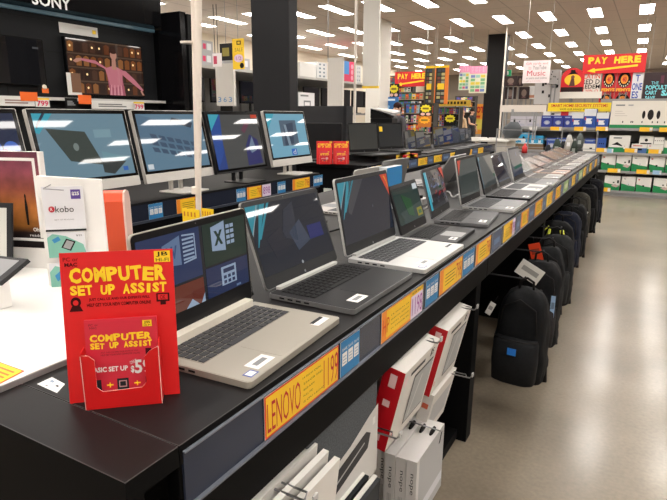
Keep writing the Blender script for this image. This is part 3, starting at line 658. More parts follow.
for k,a,b in (('blue',148,162),('orange',176,201),('blue',236,245),('orange',246.5,261),('pink',261.5,270),('blue',277,285),('orange',292,309),('blue',313,322)):
    cnt[k] = cnt.get(k,0)+1
    ticket(k, at_rail(a,-2.2), at_rail(b,-2.2), -2.1965, '%s %s on the all-in-one bench rail' % (ORD[cnt[k]-1], nm[k]), 'tickets along the all-in-one bench rail')
cnt = {}; y = 4.5
for k,w in (('yellow',.09),('pink',.0),('yellow',.27),('grey',.24),('yellow',.3),('grey',.26),('yellow',.3),('grey',.2),('yellow',.3),('grey',.3),('yellow',.34),('grey',.3),('yellow',.34),('grey',.3),('yellow',.3)):
    if w == 0: continue
    cnt[k] = cnt.get(k,0)+1
    ticket(k, y, y+w-.02, -2.1615, '%s %s on the far bench rail' % (ORD[cnt[k]-1], nm[k]), 'tickets along the grey laptop bench rail'); y += w

def art_prod(m,W,h):        # pale blue poster of a dark laptop seen from the back
    m.art([(-W*.4,h*.78),(-W*.0,h*.72),(W*.14,h*.18),(-W*.22,h*.28)],SCR((66,76,72)),1)
    m.art([(W*.12,h*.24),(W*.42,h*.22),(W*.24,h*.02),(W*.12,h*.06)],SCR((58,66,66)),1).art([(W*.14,h*.4),(W*.45,h*.28),(W*.42,h*.22),(W*.14,h*.25)],SCR((120,160,172)),1)
    m.disc(-W*.13,h*.49,W*.03,SCR((130,142,138)),2,rz=h*.06).rect(W*.36,h*.06,W*.42,h*.13,SCR((60,110,190)),2)
    m.art([(-W*.5,h),(-W*.3,h),(-W*.47,h*.7),(-W*.5,h*.72)],TEALS,2).art([(-W*.4,h),(-W*.37,h),(-W*.48,h*.78),(-W*.49,h*.82)],SCR((50,60,80)),3)
    m.rect(W*.1,h*.62,W*.3,h*.75,SCR((134,168,180)),1)
def art_space(m,W,h):
    m.art([(-W*.5,0),(W*.5,0),(W*.5,h*.2),(-W*.5,h*.45)],SCR((52,60,90)),1).disc(W*.24,h*.52,W*.1,SCR((70,100,190)),1).disc(W*.36,h*.46,W*.03,SCR((190,60,60)),2)
    m.disc(W*.42,h*.5,W*.07,SCR((80,120,210)),1)
def art_keyb(m,W,h):
    m.art([(-W*.5,h),(-W*.2,h*.9),(W*.3,h*.74),(W*.46,h*.2),(-W*.5,h*.5)],SCR((94,124,148)),1)
    for i in range(6):
        for j in range(3): m.art([(-W*.36+W*.12*i,h*(.66-.12*j-.035*i)),(-W*.27+W*.12*i,h*(.635-.12*j-.035*i)),(-W*.25+W*.12*i,h*(.55-.12*j-.035*i)),(-W*.34+W*.12*i,h*(.575-.12*j-.035*i))],SCR((70,92,116)),2)
    m.art([(W*.02,h*.94),(W*.34,h*.84),(W*.3,h*.74),(-W*.02,h*.86)],SCR((60,72,88)),2).rect(-W*.48,h*.03,-W*.4,h*.12,WS,2)
def art_grey(m,W,h):
    m.rect(-W*.5,0,-W*.32,h,SCR((40,70,140)),1).art([(-W*.5,h),(-W*.28,h),(-W*.34,h*.3),(-W*.5,0)],SCR((44,82,160)),2)
    m.art([(W*.12,h*.02),(W*.46,h*.04),(W*.42,h*.5),(W*.26,h*.62),(W*.14,h*.4)],SCR((50,54,110)),1).art([(W*.2,h*.36),(W*.3,h*.58),(W*.36,h*.3),(W*.24,h*.25)],SCR((120,140,165)),2)
    m.art([(W*.1,h*.7),(W*.24,h*.9),(W*.3,h*.82),(W*.16,h*.64)],SCR((110,64,84)),1); m.rect(W*.36,h*.93,W*.5,h,REDS,2).art([(-W*.5,h),(-W*.3,h),(-W*.5,h*.7)],TEALS,3)
def art_sky(m,W,h):
    m.rect(-W*.2,h*.25,W*.24,h*.85,SCR((90,110,128)),1).art([(-W*.14,h*.25),(W*.1,h*.3),(W*.16,h*.8),(-W*.1,h*.75)],SCR((60,78,100)),2).art([(-W*.05,h*.25),(W*.02,h*.25),(-W*.04,h*.75),(-W*.1,h*.75)],SCR((140,160,175)),3)
    m.rect(W*.0,h*.02,W*.14,h*.17,SCR((40,110,200)),2).text('d',W*.03,h*.04,W*.11,h*.15,WS,3).art([(-W*.5,h),(-W*.3,h),(-W*.5,h*.66)],TEALS,2)
def aio(label, x, y, yaw, tilt, w, bg, art, chin, body, zlift=.07):
    t = thing('all_in_one_computer', label, 'computer', (x,y,BT), RZ+math.radians(yaw), 'all-in-one computers on the bench'); h = w*.715
    MB().slab(-.11,-.10,.11,.09,.012,0,.008,body).build('stand_foot',t,bevel=.002)
    MB().box(-.05,.05,.008,-.03,.07,.26,body).box(.03,.05,.008,.05,.07,.26,body).box(-.03,.055,.16,.03,.068,.26,body).build('stand_neck',t,bevel=.002)
    dm = MB(); U = Matrix(((1,0,0,0),(0,0,1,0),(0,1,0,0),(0,0,0,1))); dm.T = U
    dm.slab(-w/2,0,w/2,h,.006,0,.022,body); dm.T = I4; dm.box(-w*.3,.02,h*.1,w*.3,.045,h*.6,body)
    d = dm.build('display',t,(0,.0,zlift),(-tilt,0,0))
    MB().rect(-w/2+.003,chin,w/2-.003,h-.003,P((10,10,11),.1),1).build('bezel',d)
    sm = MB(); sw = w-.042; z0 = chin+.014; z1 = h-.022; sm.rect(-sw/2,z0,sw/2,z1,bg,2); sm.T = Matrix.Translation((0,-.001,z0)); art(sm,sw,z1-z0); sm.T = I4
    sm.build('screen',d); return t
SILVB = P((196,192,186),.4,.2)
aio('all-in-one computer with dark space picture, at the left picture edge',-2.33,1.19,2,math.radians(12),.55,SCR((44,54,80)),art_space,.05,SILVB)
aio('silver all-in-one computer showing a dark laptop poster with teal ribbon',-2.33,1.77,2,math.radians(12),.55,SCR((118,150,166)),art_prod,.05,SILVB)
aio('silver all-in-one computer showing a bluish keyboard close-up, behind the white pole',-2.33,2.345,2,math.radians(12),.55,SCR((104,138,160)),art_keyb,.05,SILVB)
aio('black all-in-one computer with grey and blue picture, near the pillar',-2.33,2.905,2,math.radians(12),.55,SCR((82,84,84)),art_grey,.012,P((30,30,32),.4))
aio('silver all-in-one computer with pale blue screen, last on its bench',-2.33,3.505,2,math.radians(12),.56,SCR((128,184,208)),art_sky,.05,SILVB)
# laptops on the second bench
DG = P((58,58,58),.45); G3 = 'grey laptops on the far bench'
FB = (('dark grey laptop, nearest on the far bench',.40,-20,365,(66,66,62)),('black laptop with a yellow sticker, second on the far bench',.39,-18,392,(48,50,50)),('black laptop, third on the far bench',.32,0,412,(52,52,50)),('brownish grey laptop, fourth on the far bench',.30,0,422.5,(78,74,62)),
  ('pale brown laptop, fifth on the far bench',.24,0,429.5,(86,80,66)),('grey laptop, sixth on the far bench',.36,-3,440,(62,62,58)),('navy laptop, seventh on the far bench',.36,-3,449.5,(40,46,70)),('slate laptop, eighth on the far bench',.34,0,457,(60,64,76)),('dark slate laptop, ninth on the far bench',.31,0,463.5,(48,54,62)),('black laptop at the far end of the far bench',.30,0,470,(44,50,54)))
tag(MB().slab(-2.86,4.85,-2.27,6.05,.02,BT,BT+.055,P((24,24,25),.5)).build('riser'),'low black riser under the two nearest laptops on the far bench','riser')
for i,(lab,w,yaw,px,scc) in enumerate(FB):
    y = AX(px,136,-2.5).y+(0,0,0,-.02,-.02,0,0,0,0,-.02)[i]
    o = laptop(lab,G3,(-2.5,y,BT+(.055 if i < 2 else 0)),RZ+math.radians(yaw),w,math.radians(8),DG,DG,DKK,SCR(scc),None,None,detailed=False,extras=None,ratio=.76 if i < 2 else .82)  # unlit screens; their tone is put in as a faint added glow
    if i == 1: MB().box(-w*.46,-.004,w*.5,-w*.33,-.0025,w*.64,YEL).build('lid_sticker',[c for c in COL.objects if c.parent == o and c.name.startswith('lid')][0])
for i,(px,c) in enumerate(((391,RED),(404,P((200,70,40),.5)))):
    p = AZ(px,157.5,BT); k = MB(); k.box(-.13,-.05,0,.13,.05,.04,c); k.rect(-.1,.01,.1,.03,YEL,1,-.05); tag(k.build('flat_carton',None,(-2.215-.0,p.y,BT),(0,0,RZ)),'flat red box on the far bench edge, %s one' % ('nearer','further')[i],'box','flat red boxes on the far bench')
for i,px in enumerate((419,432)):
    p = AZ(px,157,BT+.03); k = MB(); k.box(-.14,0,0,.14,.004,.06,YT); k.rect(-.1,.02,.1,.03,OL,1).rect(-.1,.04,.06,.045,OL,1); k.box(-.14,0,0,.14,.03,.003,YT); tag(k.build('shelf_card',None,(-2.2,p.y,BT),(0,0,RZ)),'yellow card standing on the far bench edge, %s one' % ('nearer','further')[i],'card','yellow cards on the far bench')

# packets under the gap between the benches
for i,(px,py,c) in enumerate(((327,196,(204,208,200)),(334,199,(190,204,170)),(331,207,(90,120,150)),(338,206,(206,206,206)))):
    p = AY(px,py,4.42); m = MB(); m.box(-.04,0,-.07,.04,.014,.07,P(c,.4)).rect(-.035,-.05,.035,.0,P((90,130,70),.5) if i < 2 else P((150,70,60),.5),1)
    tag(m.build('accessory_packet',None,(min(p.x,-2.27+.07*(i%2)),4.4245,p.z-.06*(i//2))),['pale packet hanging at the bench gap, upper left','green and white packet hanging at the bench gap, upper right','bluish packet hanging at the bench gap, lower left','white packet hanging at the bench gap, lower right'][i],'packet','packets hanging in the gap between benches')
# partition behind
a = AY(298,106,5.9); b = AY(346,107,5.9)
t = thing('partition','dark grey display partition standing right of the near pillar','partition',((a.x+b.x)/2-.1,5.9,0))
MB().box(-(b.x-a.x)/2-.1,0,0,(b.x-a.x)/2+.1,.04,a.z,P((68,68,70),.6)).build('board',t,bevel=.004)
MB().box((b.x-a.x)/2+.1,-.06,0,(b.x-a.x)/2+.14,.1,a.z-.0,P((46,46,48),.6)).build('edge_post',t)
p = AZ(322,163,BT)
t = thing('monitor','black monitor seen from behind beside the grey board','monitor',(-2.8,4.70,BT),math.radians(20))
MB().slab(-.1,-.08,.1,.08,.02,0,.012,BLACK).build('stand_foot',t); MB().box(-.03,-.01,.01,.03,.02,.14,BLACK).build('stand_neck',t); MB().box(-.2,-.03,.1,.2,.0,.36,P((30,30,32),.4)).build('display',t,bevel=.006)
# black cabinet with sloping silver top
p = AY(384,125,7.6)
t = thing('printer','black printer with sloping silver lid behind the second grey laptop','printer',(min(p.x,-3.2),7.6,0),math.radians(12))
zt = AY(374,109,7.6).z; w = .16
MB().box(-w,-.2,0,w,.2,BT-.05,FASC).build('pedestal',t)
MB().prism([(-w,-.2),(w,-.2),(w,.2),(-w,.2)],BT-.05,zt-.13,BLACK).build('body',t,bevel=.01)
MB().add([(-w,-.2,zt-.13),(w,-.2,zt-.13),(w,.2,zt-.13),(-w,.2,zt-.13),(-w,-.2,zt-.002),(w*.9,-.2,zt-.12),(w*.9,.2,zt-.10),(-w,.2,zt-.002)],[(3,2,1,0),(4,5,6,7),(0,1,5,4),(1,2,6,5),(2,3,7,6),(3,0,4,7)],BLACK).build('hood',t)
MB().add([(-w,-.205,zt),(w*1.25,-.205,zt-.09),(w*1.25,.2,zt-.06),(-w,.2,zt),(-w,-.205,zt+.012),(w*1.25,-.205,zt-.06),(w*1.25,.2,zt-.02),(-w,.2,zt+.03)],[(3,2,1,0),(4,5,6,7),(0,1,5,4),(1,2,6,5),(2,3,7,6),(3,0,4,7)],SILV).build('lid',t)

# ================================================================== UNDER THE BENCH: BOXES AND SLEEVES
def hang_box(name,label,cat,x,y,z,w,h,d,tilt,draw,m,group=None,yaw=0.):
    # front faces the aisle; (x,y,z) is the middle of the top front edge
    t = thing(name,label,cat,(x,y,z),RZ+math.radians(yaw),group); b = MB(); b.T = Matrix.Rotation(tilt,4,'X')
    b.box(-w/2,0,-h,w/2,d,0,m); draw(b,w,h,d); o = b.build('carton',t); return t
def d_red(b,w,h,d):
    r = P((190,16,30),.4)
    # red end and red front strip at the near end
    b.box(-w/2-.0008,-.0006,-h-.0006,-w/2+.0003,d+.0006,.0006,r); 
    b.rect(-w*.14,-h*.86,w*.42,-h*.2,CHAR,2).rect(-w*.125,-h*.84,w*.405,-h*.22,P((176,178,178),.4),3).rect(-w*.3,-h*.13,w*.1,-h*.085,CHAR,2).rect(w*.26,-h*.14,w*.3,-h*.04,INK,2).text('S',w*.31,-h*.13,w*.37,-h*.05,INK,2)
    b.art([(w*.1,-h*.3),(w*.14,-h*.3),(-w*.02,-h*.8),(-w*.05,-h*.8)],P((214,214,212),.5),4)
    b.rect(-w*.47,-h*.2,-w*.38,-h*.08,P((236,214,214),.5),3).rect(-w*.46,-h*.42,-w*.43,-h*.34,P((236,214,214),.5),3).rect(-w*.46,-h*.86,-w*.43,-h*.78,P((226,150,150),.5),3)
    # writing on the red end
    for a, z0, z1 in ((.3,-.22,-.06),(.35,-.46,-.38),(.4,-.9,-.82)): b.add([(-w/2-.0014,d*a,h*z0),(-w/2-.0014,d*(a+.35),h*z0),(-w/2-.0014,d*(a+.35),h*z1),(-w/2-.0014,d*a,h*z1)],[(3,2,1,0)],P((236,200,200),.5))
def d_plain(b,w,h,d):
    b.rect(-w*.4,-h*.8,w*.4,-h*.25,P((190,190,190),.5),1); b.add([(-w/2-.0012,d*.25,-h*.3),(-w/2-.0012,d*.8,-h*.3),(-w/2-.0012,d*.8,-h*.2),(-w/2-.0012,d*.25,-h*.2)],[(3,2,1,0)],P((220,110,80),.5))
def d_none(b,w,h,d): pass
CART = P((222,218,212),.5)
gb = 'white and red cartons hanging under the bench'
rt = math.radians(12)
hang_box('carton','white carton with red end hanging nearest under the bench','box',-.478,1.36,H-.648,.27,.25,.058,rt,d_red,CART,gb)
hang_box('carton','white carton with red end hanging further along, beside the black divider','box',-.49,1.745,H-.668,.27,.25,.056,rt,d_red,CART,gb)
hang_box('carton','white carton behind the near red-ended carton, only its top showing','box',-.55,1.40,H-.646,.26,.235,.034,rt,d_none,CART,gb)
hang_box('carton','dark red carton behind the further red-ended carton','box',-.56,1.68,H-.666,.25,.25,.034,rt,d_none,P((150,16,34),.45),gb)
hang_box('carton','plain white carton with orange dot on the lower hook','box',-.535,1.77,H-.925,.25,.2,.04,rt,d_plain,CART,gb)
hang_box('carton','plain white carton low behind the near red-ended carton','box',-.592,1.76,H-.925,.25,.2,.036,rt,d_plain,CART,gb)
# hooks
def hook(y,z,lab,x1=-.47): 
    m = MB(); m.tube([(-.96,y,z),(-.7,y,z+.004),(x1,y,z+.004),(x1+.012,y,z+.018)],.0026,STEEL).tube([(-.96,y+.022,z),(x1-.02,y+.022,z+.004),(x1-.012,y+.0,z+.004)],.0022,STEEL)
    m.box(x1+.008,y-.007,z+.012,x1+.0125,y+.007,z+.026,P((190,190,190),.3)); return tag(m.build('display_hook'),lab,'hook','steel display hooks under the bench')
hook(1.45,H-.648,'steel hook above the near red-ended carton'); hook(1.84,H-.668,'steel hook above the further red-ended carton'); hook(1.84,H-.93,'steel hook above the plain carton with orange dot'); hook(.70,H-.662,'steel hook holding the white slab boxes',-.44); hook(1.16,H-.80,'steel hook beside the felt laptop sleeve',-.47)
# upright white boxes on the low shelf, spine towards the camera
for i in range(5):
    x1 = -.5-.0365*i-(.006 if i > 2 else 0)
    t = thing('stand_carton','white laptop stand carton lettered nope, %s of the upright row' % ('outermost, with its grey face showing' if i == 0 else ORD[i]+' from the aisle'),'box',(x1-.0175,1.41+.004*(i%2)+(.03 if i == 3 else 0),.062),0,'white upright cartons under the bench')
    hz = .245-(.004*(i%2)); m = MB(); m.box(-.0172,0,0,.0172,.255,hz,P((214,211,208),.5)); f = MB
    # spine lettering, upright
    vs,fs,_ = tgeo('nope',.0); ph = .075; pw = .013
    m.add([(-.0065+pw*b,-.0006,hz-.045-ph*a) for a,b in vs],fs,CHAR)
    for k in range(3): m.rect(-.006+.005*k,.03,-.004+.005*k,hz-.14,P((160,160,160),.5),1)
    if i == 0:
        g = P((176,176,176),.45); m.add([(.0178,.02,.0),(.0178,.255,.0),(.0178,.255,hz-.0),(.0178,.02,hz)],[(0,1,2,3)],g)
        m.add([(.0182,.03,.035),(.0182,.25,.035),(.0182,.25,.07),(.0182,.03,.07)],[(0,1,2,3)],P((214,214,218),.5)); m.add([(.0182,.2,hz-.05),(.0182,.215,hz-.05),(.0182,.235,hz-.015),(.0182,.22,hz-.015)],[(0,1,2,3)],INK)
    m.build('carton',t)
    hm = MB(); hm.loft([(hz,0,.185,.006,.026),(hz+.004,0,.185,.006,.028),(hz+.012,.0,.185,.004,.02)],INK,12,.8)
    hm.build('carry_handle',t)
tag(MB().tube([(-.69,1.595,.318),(-.6,1.595,.322),(-.49,1.595,.319)],.0025,STEEL).build('steel_rod'),'thin steel rod through the handles of the upright white cartons','rod')
# white thin slab boxes, near
for i,(xx,lab) in enumerate(((-.515,'thin white slab box under the bench edge, innermost of three'),(-.489,'thin white slab box under the bench edge, middle of three'),(-.463,'thin white slab box under the bench edge, outermost with its white face showing'))):
    t = hang_box('slab_box',lab,'box',xx,.70,H-.65-.008*i,.30,.22,.013,math.radians(6),d_none,P((226,223,217),.45),'thin white slab boxes under the bench')
    MB().box(-.145,.0135,-.2,.145,.019,-.012,P((120,118,114),.5)).build('insert',t,(0,0,0),(math.radians(6),0,0))
# felt sleeve in card wrap
t = thing('laptop_sleeve','grey felt laptop sleeve in a white card wrap under the bench','laptop sleeve',(-.522,.985,H-.632),RZ)
m = MB(); m.T = Matrix(((1,0,0,0),(0,0,1,0),(0,1,0,0),(0,0,0,1))); m.slab(-.165,-.26,.165,.0,.02,0,.014,P((78,82,86),.95,noise=.35,scale=260)); m.build('felt_body',t,bevel=.004)
m = MB(); m.T = Matrix.Translation((0,0,0)); c1 = P((204,202,198),.4)
m.art([(-.166,-.265),(.168,-.265),(.168,-.075),(.12,-.085),(.02,-.115),(-.08,-.13),(-.166,-.14)],c1,4); m.art([(-.1,-.15),(.1,-.12),(.125,-.135),(.11,-.17),(-.07,-.2),(-.11,-.185)],P((50,50,52),.4),6).art([(-.08,-.175),(.09,-.143),(.092,-.147),(-.08,-.181)],P((170,170,170),.4),7).rect(.135,-.12,.15,-.1,WHITE,7)
m.build('card_wrap',t)
for i in range(3):
    hang_box('laptop_sleeve','dark sleeve with pale card edge hanging low under the felt sleeve, %s' % ('outermost','middle','innermost')[i],'laptop sleeve',-.47-.032*i,.94,H-.855-.004*i,.26,.2,.02,math.radians(4),lambda b,w,h,d: b.box(-w/2-.001,d*.5,-h,w/2+.001,d+.001,.003,P((214,212,206),.4)),P((36,38,40),.7) if i else P((58,60,62),.7),'dark sleeves hanging low under the bench')

# ================================================================== BACKPACKS
def backpack(label,x,y,ztop,w,h,d,c,c2,seed,logo=None,tags=(),yaw=0.,acc=None):
    t = thing('backpack',label,'backpack',(x,y,ztop),RZ+math.radians(yaw),'backpacks hanging under the bench'); random.seed(seed)
    fab = P(c,.75,noise=.25,scale=90.); f2 = P(c2,.7,noise=.2,scale=90.)
    secs = []
    for z,sw,sd in ((-h,.80,.7),(-h*.98,.93,.9),(-h*.85,1,1.0),(-h*.6,.99,1.0),(-h*.35,.95,.9),(-h*.15,.86,.76),(-h*.05,.68,.55),(0,.4,.3)):
        j = random.uniform(-.006,.006); secs.append((z,j,d*.5+j,w/2*sw,d/2*sd))
    bo = MB().loft(secs,fab,40,.55).build('body',t,sub=2)
    cl = bpy.data.textures.get('cloth_folds') or bpy.data.textures.new('cloth_folds','CLOUDS'); cl.noise_scale = .07
    dm_ = bo.modifiers.new('folds','DISPLACE'); dm_.texture = cl; dm_.strength = .022; dm_.mid_level = .5; dm_.texture_coords = 'GLOBAL'
    pk = [(z*h,0,-d*.03+.01,w*sw/2,d*sd/2) for z,sw,sd in ((-.95,.6,.3),(-.92,.82,.5),(-.7,.86,.55),(-.52,.84,.5),(-.47,.78,.3))]
    MB().loft(pk,f2,20,.55).build('front_pocket',t)
    zb_ = MB(); zb_.tube([(-w*.42,-d*.0-.004,-h*.47),(-w*.2,-d*.26,-h*.455),(w*.2,-d*.26,-h*.455),(w*.42,-d*.0-.004,-h*.47)],.003,INK); zb_.tube([(-w*.36,.0,-h*.4),(-w*.3,.012,-h*.16),(0,.012,-h*.07),(w*.3,.012,-h*.16),(w*.36,.0,-h*.4)],.0035,INK); zb_.build('zip',t)
    MB().tube([(-.03,d*.5,-.01),(-.028,d*.5,.03),(0,d*.5,.045),(.028,d*.5,.03),(.03,d*.5,-.01)],.006,INK).build('top_handle',t)
    for s in (-1,1): MB().tube([(s*w*.18,d*.9,-.03),(s*w*.24,d*1.15,-h*.2),(s*w*.3,d*1.12,-h*.55),(s*w*.42,d*.85,-h*.9),(s*w*.45,d*.8,-h*1.04)],.011,INK,8).build('shoulder_strap',t)
    if logo: MB().box(-.018,-d*.31,-h*.60,.018,-d*.29,-h*.53,P(logo,.4)).build('logo_patch',t)
    if acc: MB().tube([(-w*.38,.0,-h*.42),(-w*.4,.0,-h*.2),(-w*.2,.0,-h*.06)],.004,P(acc,.5)).build('piping',t)
    for (tx,tz,tw,th,tc,rot) in tags:
        m = MB(); m.box(-tw/2,-.0008,-th,tw/2,.0008,0,P(tc,.4)).rect(-tw*.35,-th*.6,tw*.35,-th*.3,P(tuple(int(v*.7) for v in tc),.5),2); m.tube([(0,0,0),(0,.02,.03)],.001,INK); m.build('swing_tag',t,(tx,-.03,tz),(0,rot,0))
    return t
K1 = (17,18,20); K2 = (22,23,25)
BP = [
 ('black backpack with small blue square patch, nearest under the bench',2.30,-.725,.222,.425,.20,K1,(25,26,28),1,(40,120,210),((-.10,-.05,.025,.06,(214,214,212),.4),),-4),
 ('black and grey laptop bag with white swing tag, second under the bench',2.74,-.70,.23,.44,.2,(20,20,22),(42,40,42),2,None,((-.02,.0,.12,.08,(226,224,218),.5),(.08,-.14,.02,.11,(150,180,214),.0)),4),
 ('black backpack with red and orange tag at its top, behind the grey laptop bag',3.05,-.69,.2,.38,.16,K1,K1,3,None,((-.06,.03,.06,.1,(226,70,34),-.3),),0),
 ('charcoal backpack with pale zip pull hanging before the second divider',3.36,-.68,.24,.42,.19,(30,31,32),(40,41,42),4,None,((.04,-.2,.012,.08,(120,160,200),.2),),3),
 ('black backpack with yellow green straps hanging past the second divider',3.86,-.66,.24,.44,.19,K1,K2,5,None,(),4),
 ('navy backpack hanging next after the one with yellow green straps',4.3,-.64,.23,.42,.18,(24,28,42),(28,32,48),6,None,((.05,-.22,.015,.09,(214,214,210),.1),),0),
 ('black backpack hanging just before the third divider',4.75,-.64,.23,.44,.18,K1,K2,7,None,(),0),
 ('olive grey backpack with white tag hanging past the third divider',5.5,-.63,.24,.42,.19,(60,58,52),(54,52,48),8,None,((.08,-.16,.03,.1,(224,224,222),.4),),6),
 ('black backpack hanging before the last divider',6.2,-.62,.24,.5,.19,K1,K1,9,None,((.0,-.1,.03,.05,(130,140,150),.0),),0),
 ('navy black backpack on the very last hook by the far shelves',6.88,-.61,.24,.5,.19,(26,27,34),(28,29,34),10,None,(),0)]
for lab,y,zt,w,h,d,c,c2,sd,lg,tg,yw in BP:
    t = backpack(lab,-.40-(.0 if y < 3 else .02 if y < 3.6 else .08 if y < 5 else .12),y,H+min(zt,-.685),w,h,d,c,c2,sd,lg,tg,yw-90,(190,196,40) if sd == 5 else None)
    if sd == 5:
        for q in (-1,1): MB().tube([(q*w*.14,-.0,-.05),(q*w*.2,-.02,-.1),(q*w*.2,-.03,-.17)],.014,P((186,190,50),.6),8).build('bright_strap',t)
    m = MB(); m.tube([(-.96,y+d*.5,H+min(zt,-.685)+.038),(-.5,y+d*.5,H+min(zt,-.685)+.04),(-.41,y+d*.5,H+min(zt,-.685)+.04),(-.40,y+d*.5,H+min(zt,-.685)+.05)],.004,P((50,50,52),.4)); tag(m.build('display_hook'),'steel hook carrying the '+' '.join(lab.split()[:9]),'hook','steel display hooks under the bench')

# ================================================================== TELEVISION WALL (left)
TX = -5.55
GLB = P((16,16,18),.12)
t = thing('television_wall','black glossy television display wall with lettered header and light strip','display wall',(0,0,0))
MB().box(TX-.12,-.5,0,TX,5.22,H+1.02,P((30,31,33),.5)).build('back_board',t)
m = MB()
for y in (.9,2.1,3.3,4.32,): m.box(TX-.001,y-.004,H-.4,TX+.002,y+.004,H+1.0,BLACK)
for z in (H+.62,H+.93): m.box(TX-.001,-.4,z-.004,TX+.002,5.2,z+.004,BLACK)
m.build('panel_joint',t)
yl0, yl1 = AX(9,7.5,TX).y, AX(144,31.5,TX).y; zl = (AX(9,7.5,TX).z+AX(144,31.5,TX).z)/2
hd = MB(); hd.prismx([(0,0),(-.16,.02),(-.2,.55),(0,.55)],0,6.08,GLB)
hd.T = I4; ho = hd.build('header',t,(TX+.02,-.9,zl+.03),(0,0,RZ))
tl = MB(); a = AX(31,1.,TX+.19); b = AX(70,9,TX+.19)
sg = MB(); 
ys0 = a.y+.9; ys1 = b.y+.9; sg.text('SONY',ys0,a.z-(zl+.03)-.03,ys1,a.z-(zl+.03)+.085,P((240,240,240),.4),0,-.185,.02)
sv = sg.v; sg.v = [(x,yy,z) for x,yy,z in sv]; sg.build('sign_letters',ho)
MB().box(TX+.0,-.8,zl-.005,TX+.05,5.2,zl+.028,P((84,112,124),.3,emit=.25)).build('light_strip',t)
MB().box(TX,-.8,H+.13,TX+.16,5.2,H+.16,P((200,198,194),.5)).build('ledge',t)
def tv(label, p0, p1, art, group='televisions on the display wall'):
    a = AX(p0[0],p0[1],TX+.09); b = AX(p1[0],p1[1],TX+.09); w = b.y-a.y; zc = (a.z+b.z)/2; h = w*.575
    t = thing('television',label,'television',(TX+.055,(a.y+b.y)/2,zc),RZ,group)
    MB().box(-w/2,0,-h/2,w/2,.05,h/2,P((16,16,17),.25)).build('body',t,bevel=.004)
    m = MB(); W = w-.024; hh = h-.024; m.rect(-W/2,-hh/2,W/2,hh/2,SCR((9,9,11)),1); m.T = Matrix.Translation((0,-.001,-hh/2)); art(m,W,hh); m.build('screen',t); return t
def tv_black(m,W,h): m.rect(W*.36,h*.8,W*.44,h*.84,SCR((90,90,92)),1)
def tv_ballet(m,W,h):
    random.seed(4); m.rect(-W/2,0,W/2,h,SCR((58,36,26)),1)
    for r in range(4):
        z0 = h*(.02+.25*r); m.rect(-W/2,z0+h*.205,W/2,z0+h*.23,SCR((92,72,56)),2)
        for i in range(11):
            x = -W*.5+W*i/11; c = random.choice(((104,56,30),(132,76,36),(48,30,24),(150,96,52),(80,52,38)))
            m.art([(x+W*.012,z0),(x+W*.075,z0),(x+W*.08,z0+h*.16),(x+W*.044,z0+h*.19),(x+W*.01,z0+h*.16)],SCR(c),3)
            if random.random() < .3: m.disc(x+W*.04,z0+h*.1,W*.012,SCR((255,214,150),1.2),4)
    pk = SCR((206,122,134)); pk2 = SCR((176,92,108)); sk_ = SCR((196,140,120)); 
    m.art([(-W*.02,h*.42),(W*.18,h*.42),(W*.22,h*.0),(W*.0,h*.0)],pk2,5).art([(-W*.04,h*.5),(W*.2,h*.48),(W*.18,h*.2),(W*.06,h*.14),(.01*W,h*.2)],pk,6)
    m.art([(-W*.02,h*.52),(W*.08,h*.58),(W*.2,h*.5),(W*.1,h*.3)],pk,7).art([(W*.06,h*.72),(W*.11,h*.72),(W*.115,h*.5),(W*.05,h*.5)],sk_,8)
    m.disc(W*.085,h*.78,W*.045,sk_,9,rz=h*.095).disc(W*.085,h*.85,W*.05,SCR((60,34,26)),10,rz=h*.05)
    m.art([(-W*.02,h*.52),(W*.04,h*.44),(-W*.16,h*.58),(-W*.34,h*.62),(-W*.34,h*.66),(-W*.16,h*.64)],pk,7).art([(-W*.34,h*.66),(-W*.34,h*.61),(-W*.41,h*.57),(-W*.44,h*.6),(-W*.4,h*.65)],sk_,8)
    m.art([(W*.16,h*.5),(W*.2,h*.4),(W*.32,h*.26),(W*.47,h*.1),(W*.49,h*.13),(W*.36,h*.34),(W*.24,h*.49)],pk,7).art([(W*.46,h*.12),(W*.5,h*.02),(W*.47,h*.02),(W*.44,h*.1)],sk_,8)
    for k in range(4): m.art([(W*(.02+.045*k),h*.2),(W*(.035+.045*k),h*.2),(W*(.03+.05*k),0),(W*(.0+.05*k),0)],SCR((226,150,160)),8)
tv('black switched-off television at the left picture edge',(-35,57),(47,62),tv_black)
tv('television showing a dancer in pink in a warm theatre',(69,64.5),(145.5,73),tv_ballet)
def wallcard(name,label,cat,x0,y0,x1,y1,draw,X=TX+.165,group=None,th=.004,m=WHITE):
    a = AX(x0,y1,X); b = AX(x1,y0,X); ym = (a.z,b.z); w = b.y-a.y
    zc = (AX((x0+x1)/2,y1,X).z, AX((x0+x1)/2,y0,X).z); h = zc[1]-zc[0]; k = MB(); k.box(0,0,0,w,th,h,m); draw(k,w,h)
    return tag(k.build(name,None,(X,a.y,zc[0]),(0,0,RZ)),label,cat,group)
def w_lines(c,n=2):
    def f(k,w,h):
        for i in range(n): k.rect(w*.15,h*(.25+.5*i/n),w*(.8-.1*i),h*(.25+.5*i/n+.14),c,1)
    return f
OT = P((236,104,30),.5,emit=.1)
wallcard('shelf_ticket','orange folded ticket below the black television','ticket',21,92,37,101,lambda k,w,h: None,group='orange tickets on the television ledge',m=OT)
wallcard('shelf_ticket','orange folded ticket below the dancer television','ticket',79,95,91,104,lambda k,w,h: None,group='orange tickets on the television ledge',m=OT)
def pkt(k,w,h): k.rect(0,h*.8,w,h,YEL,1).text('799',w*.1,h*.1,w*.9,h*.72,P((220,40,90),.5),2,bold=.03)
wallcard('price_ticket','white ticket with pink digits and yellow top below the black television','price ticket',36,98,49,107,pkt,X=TX+.163)
wallcard('price_ticket','white ticket with pink digits below the dancer television, by the black fin','price ticket',134,102,144,110,pkt)
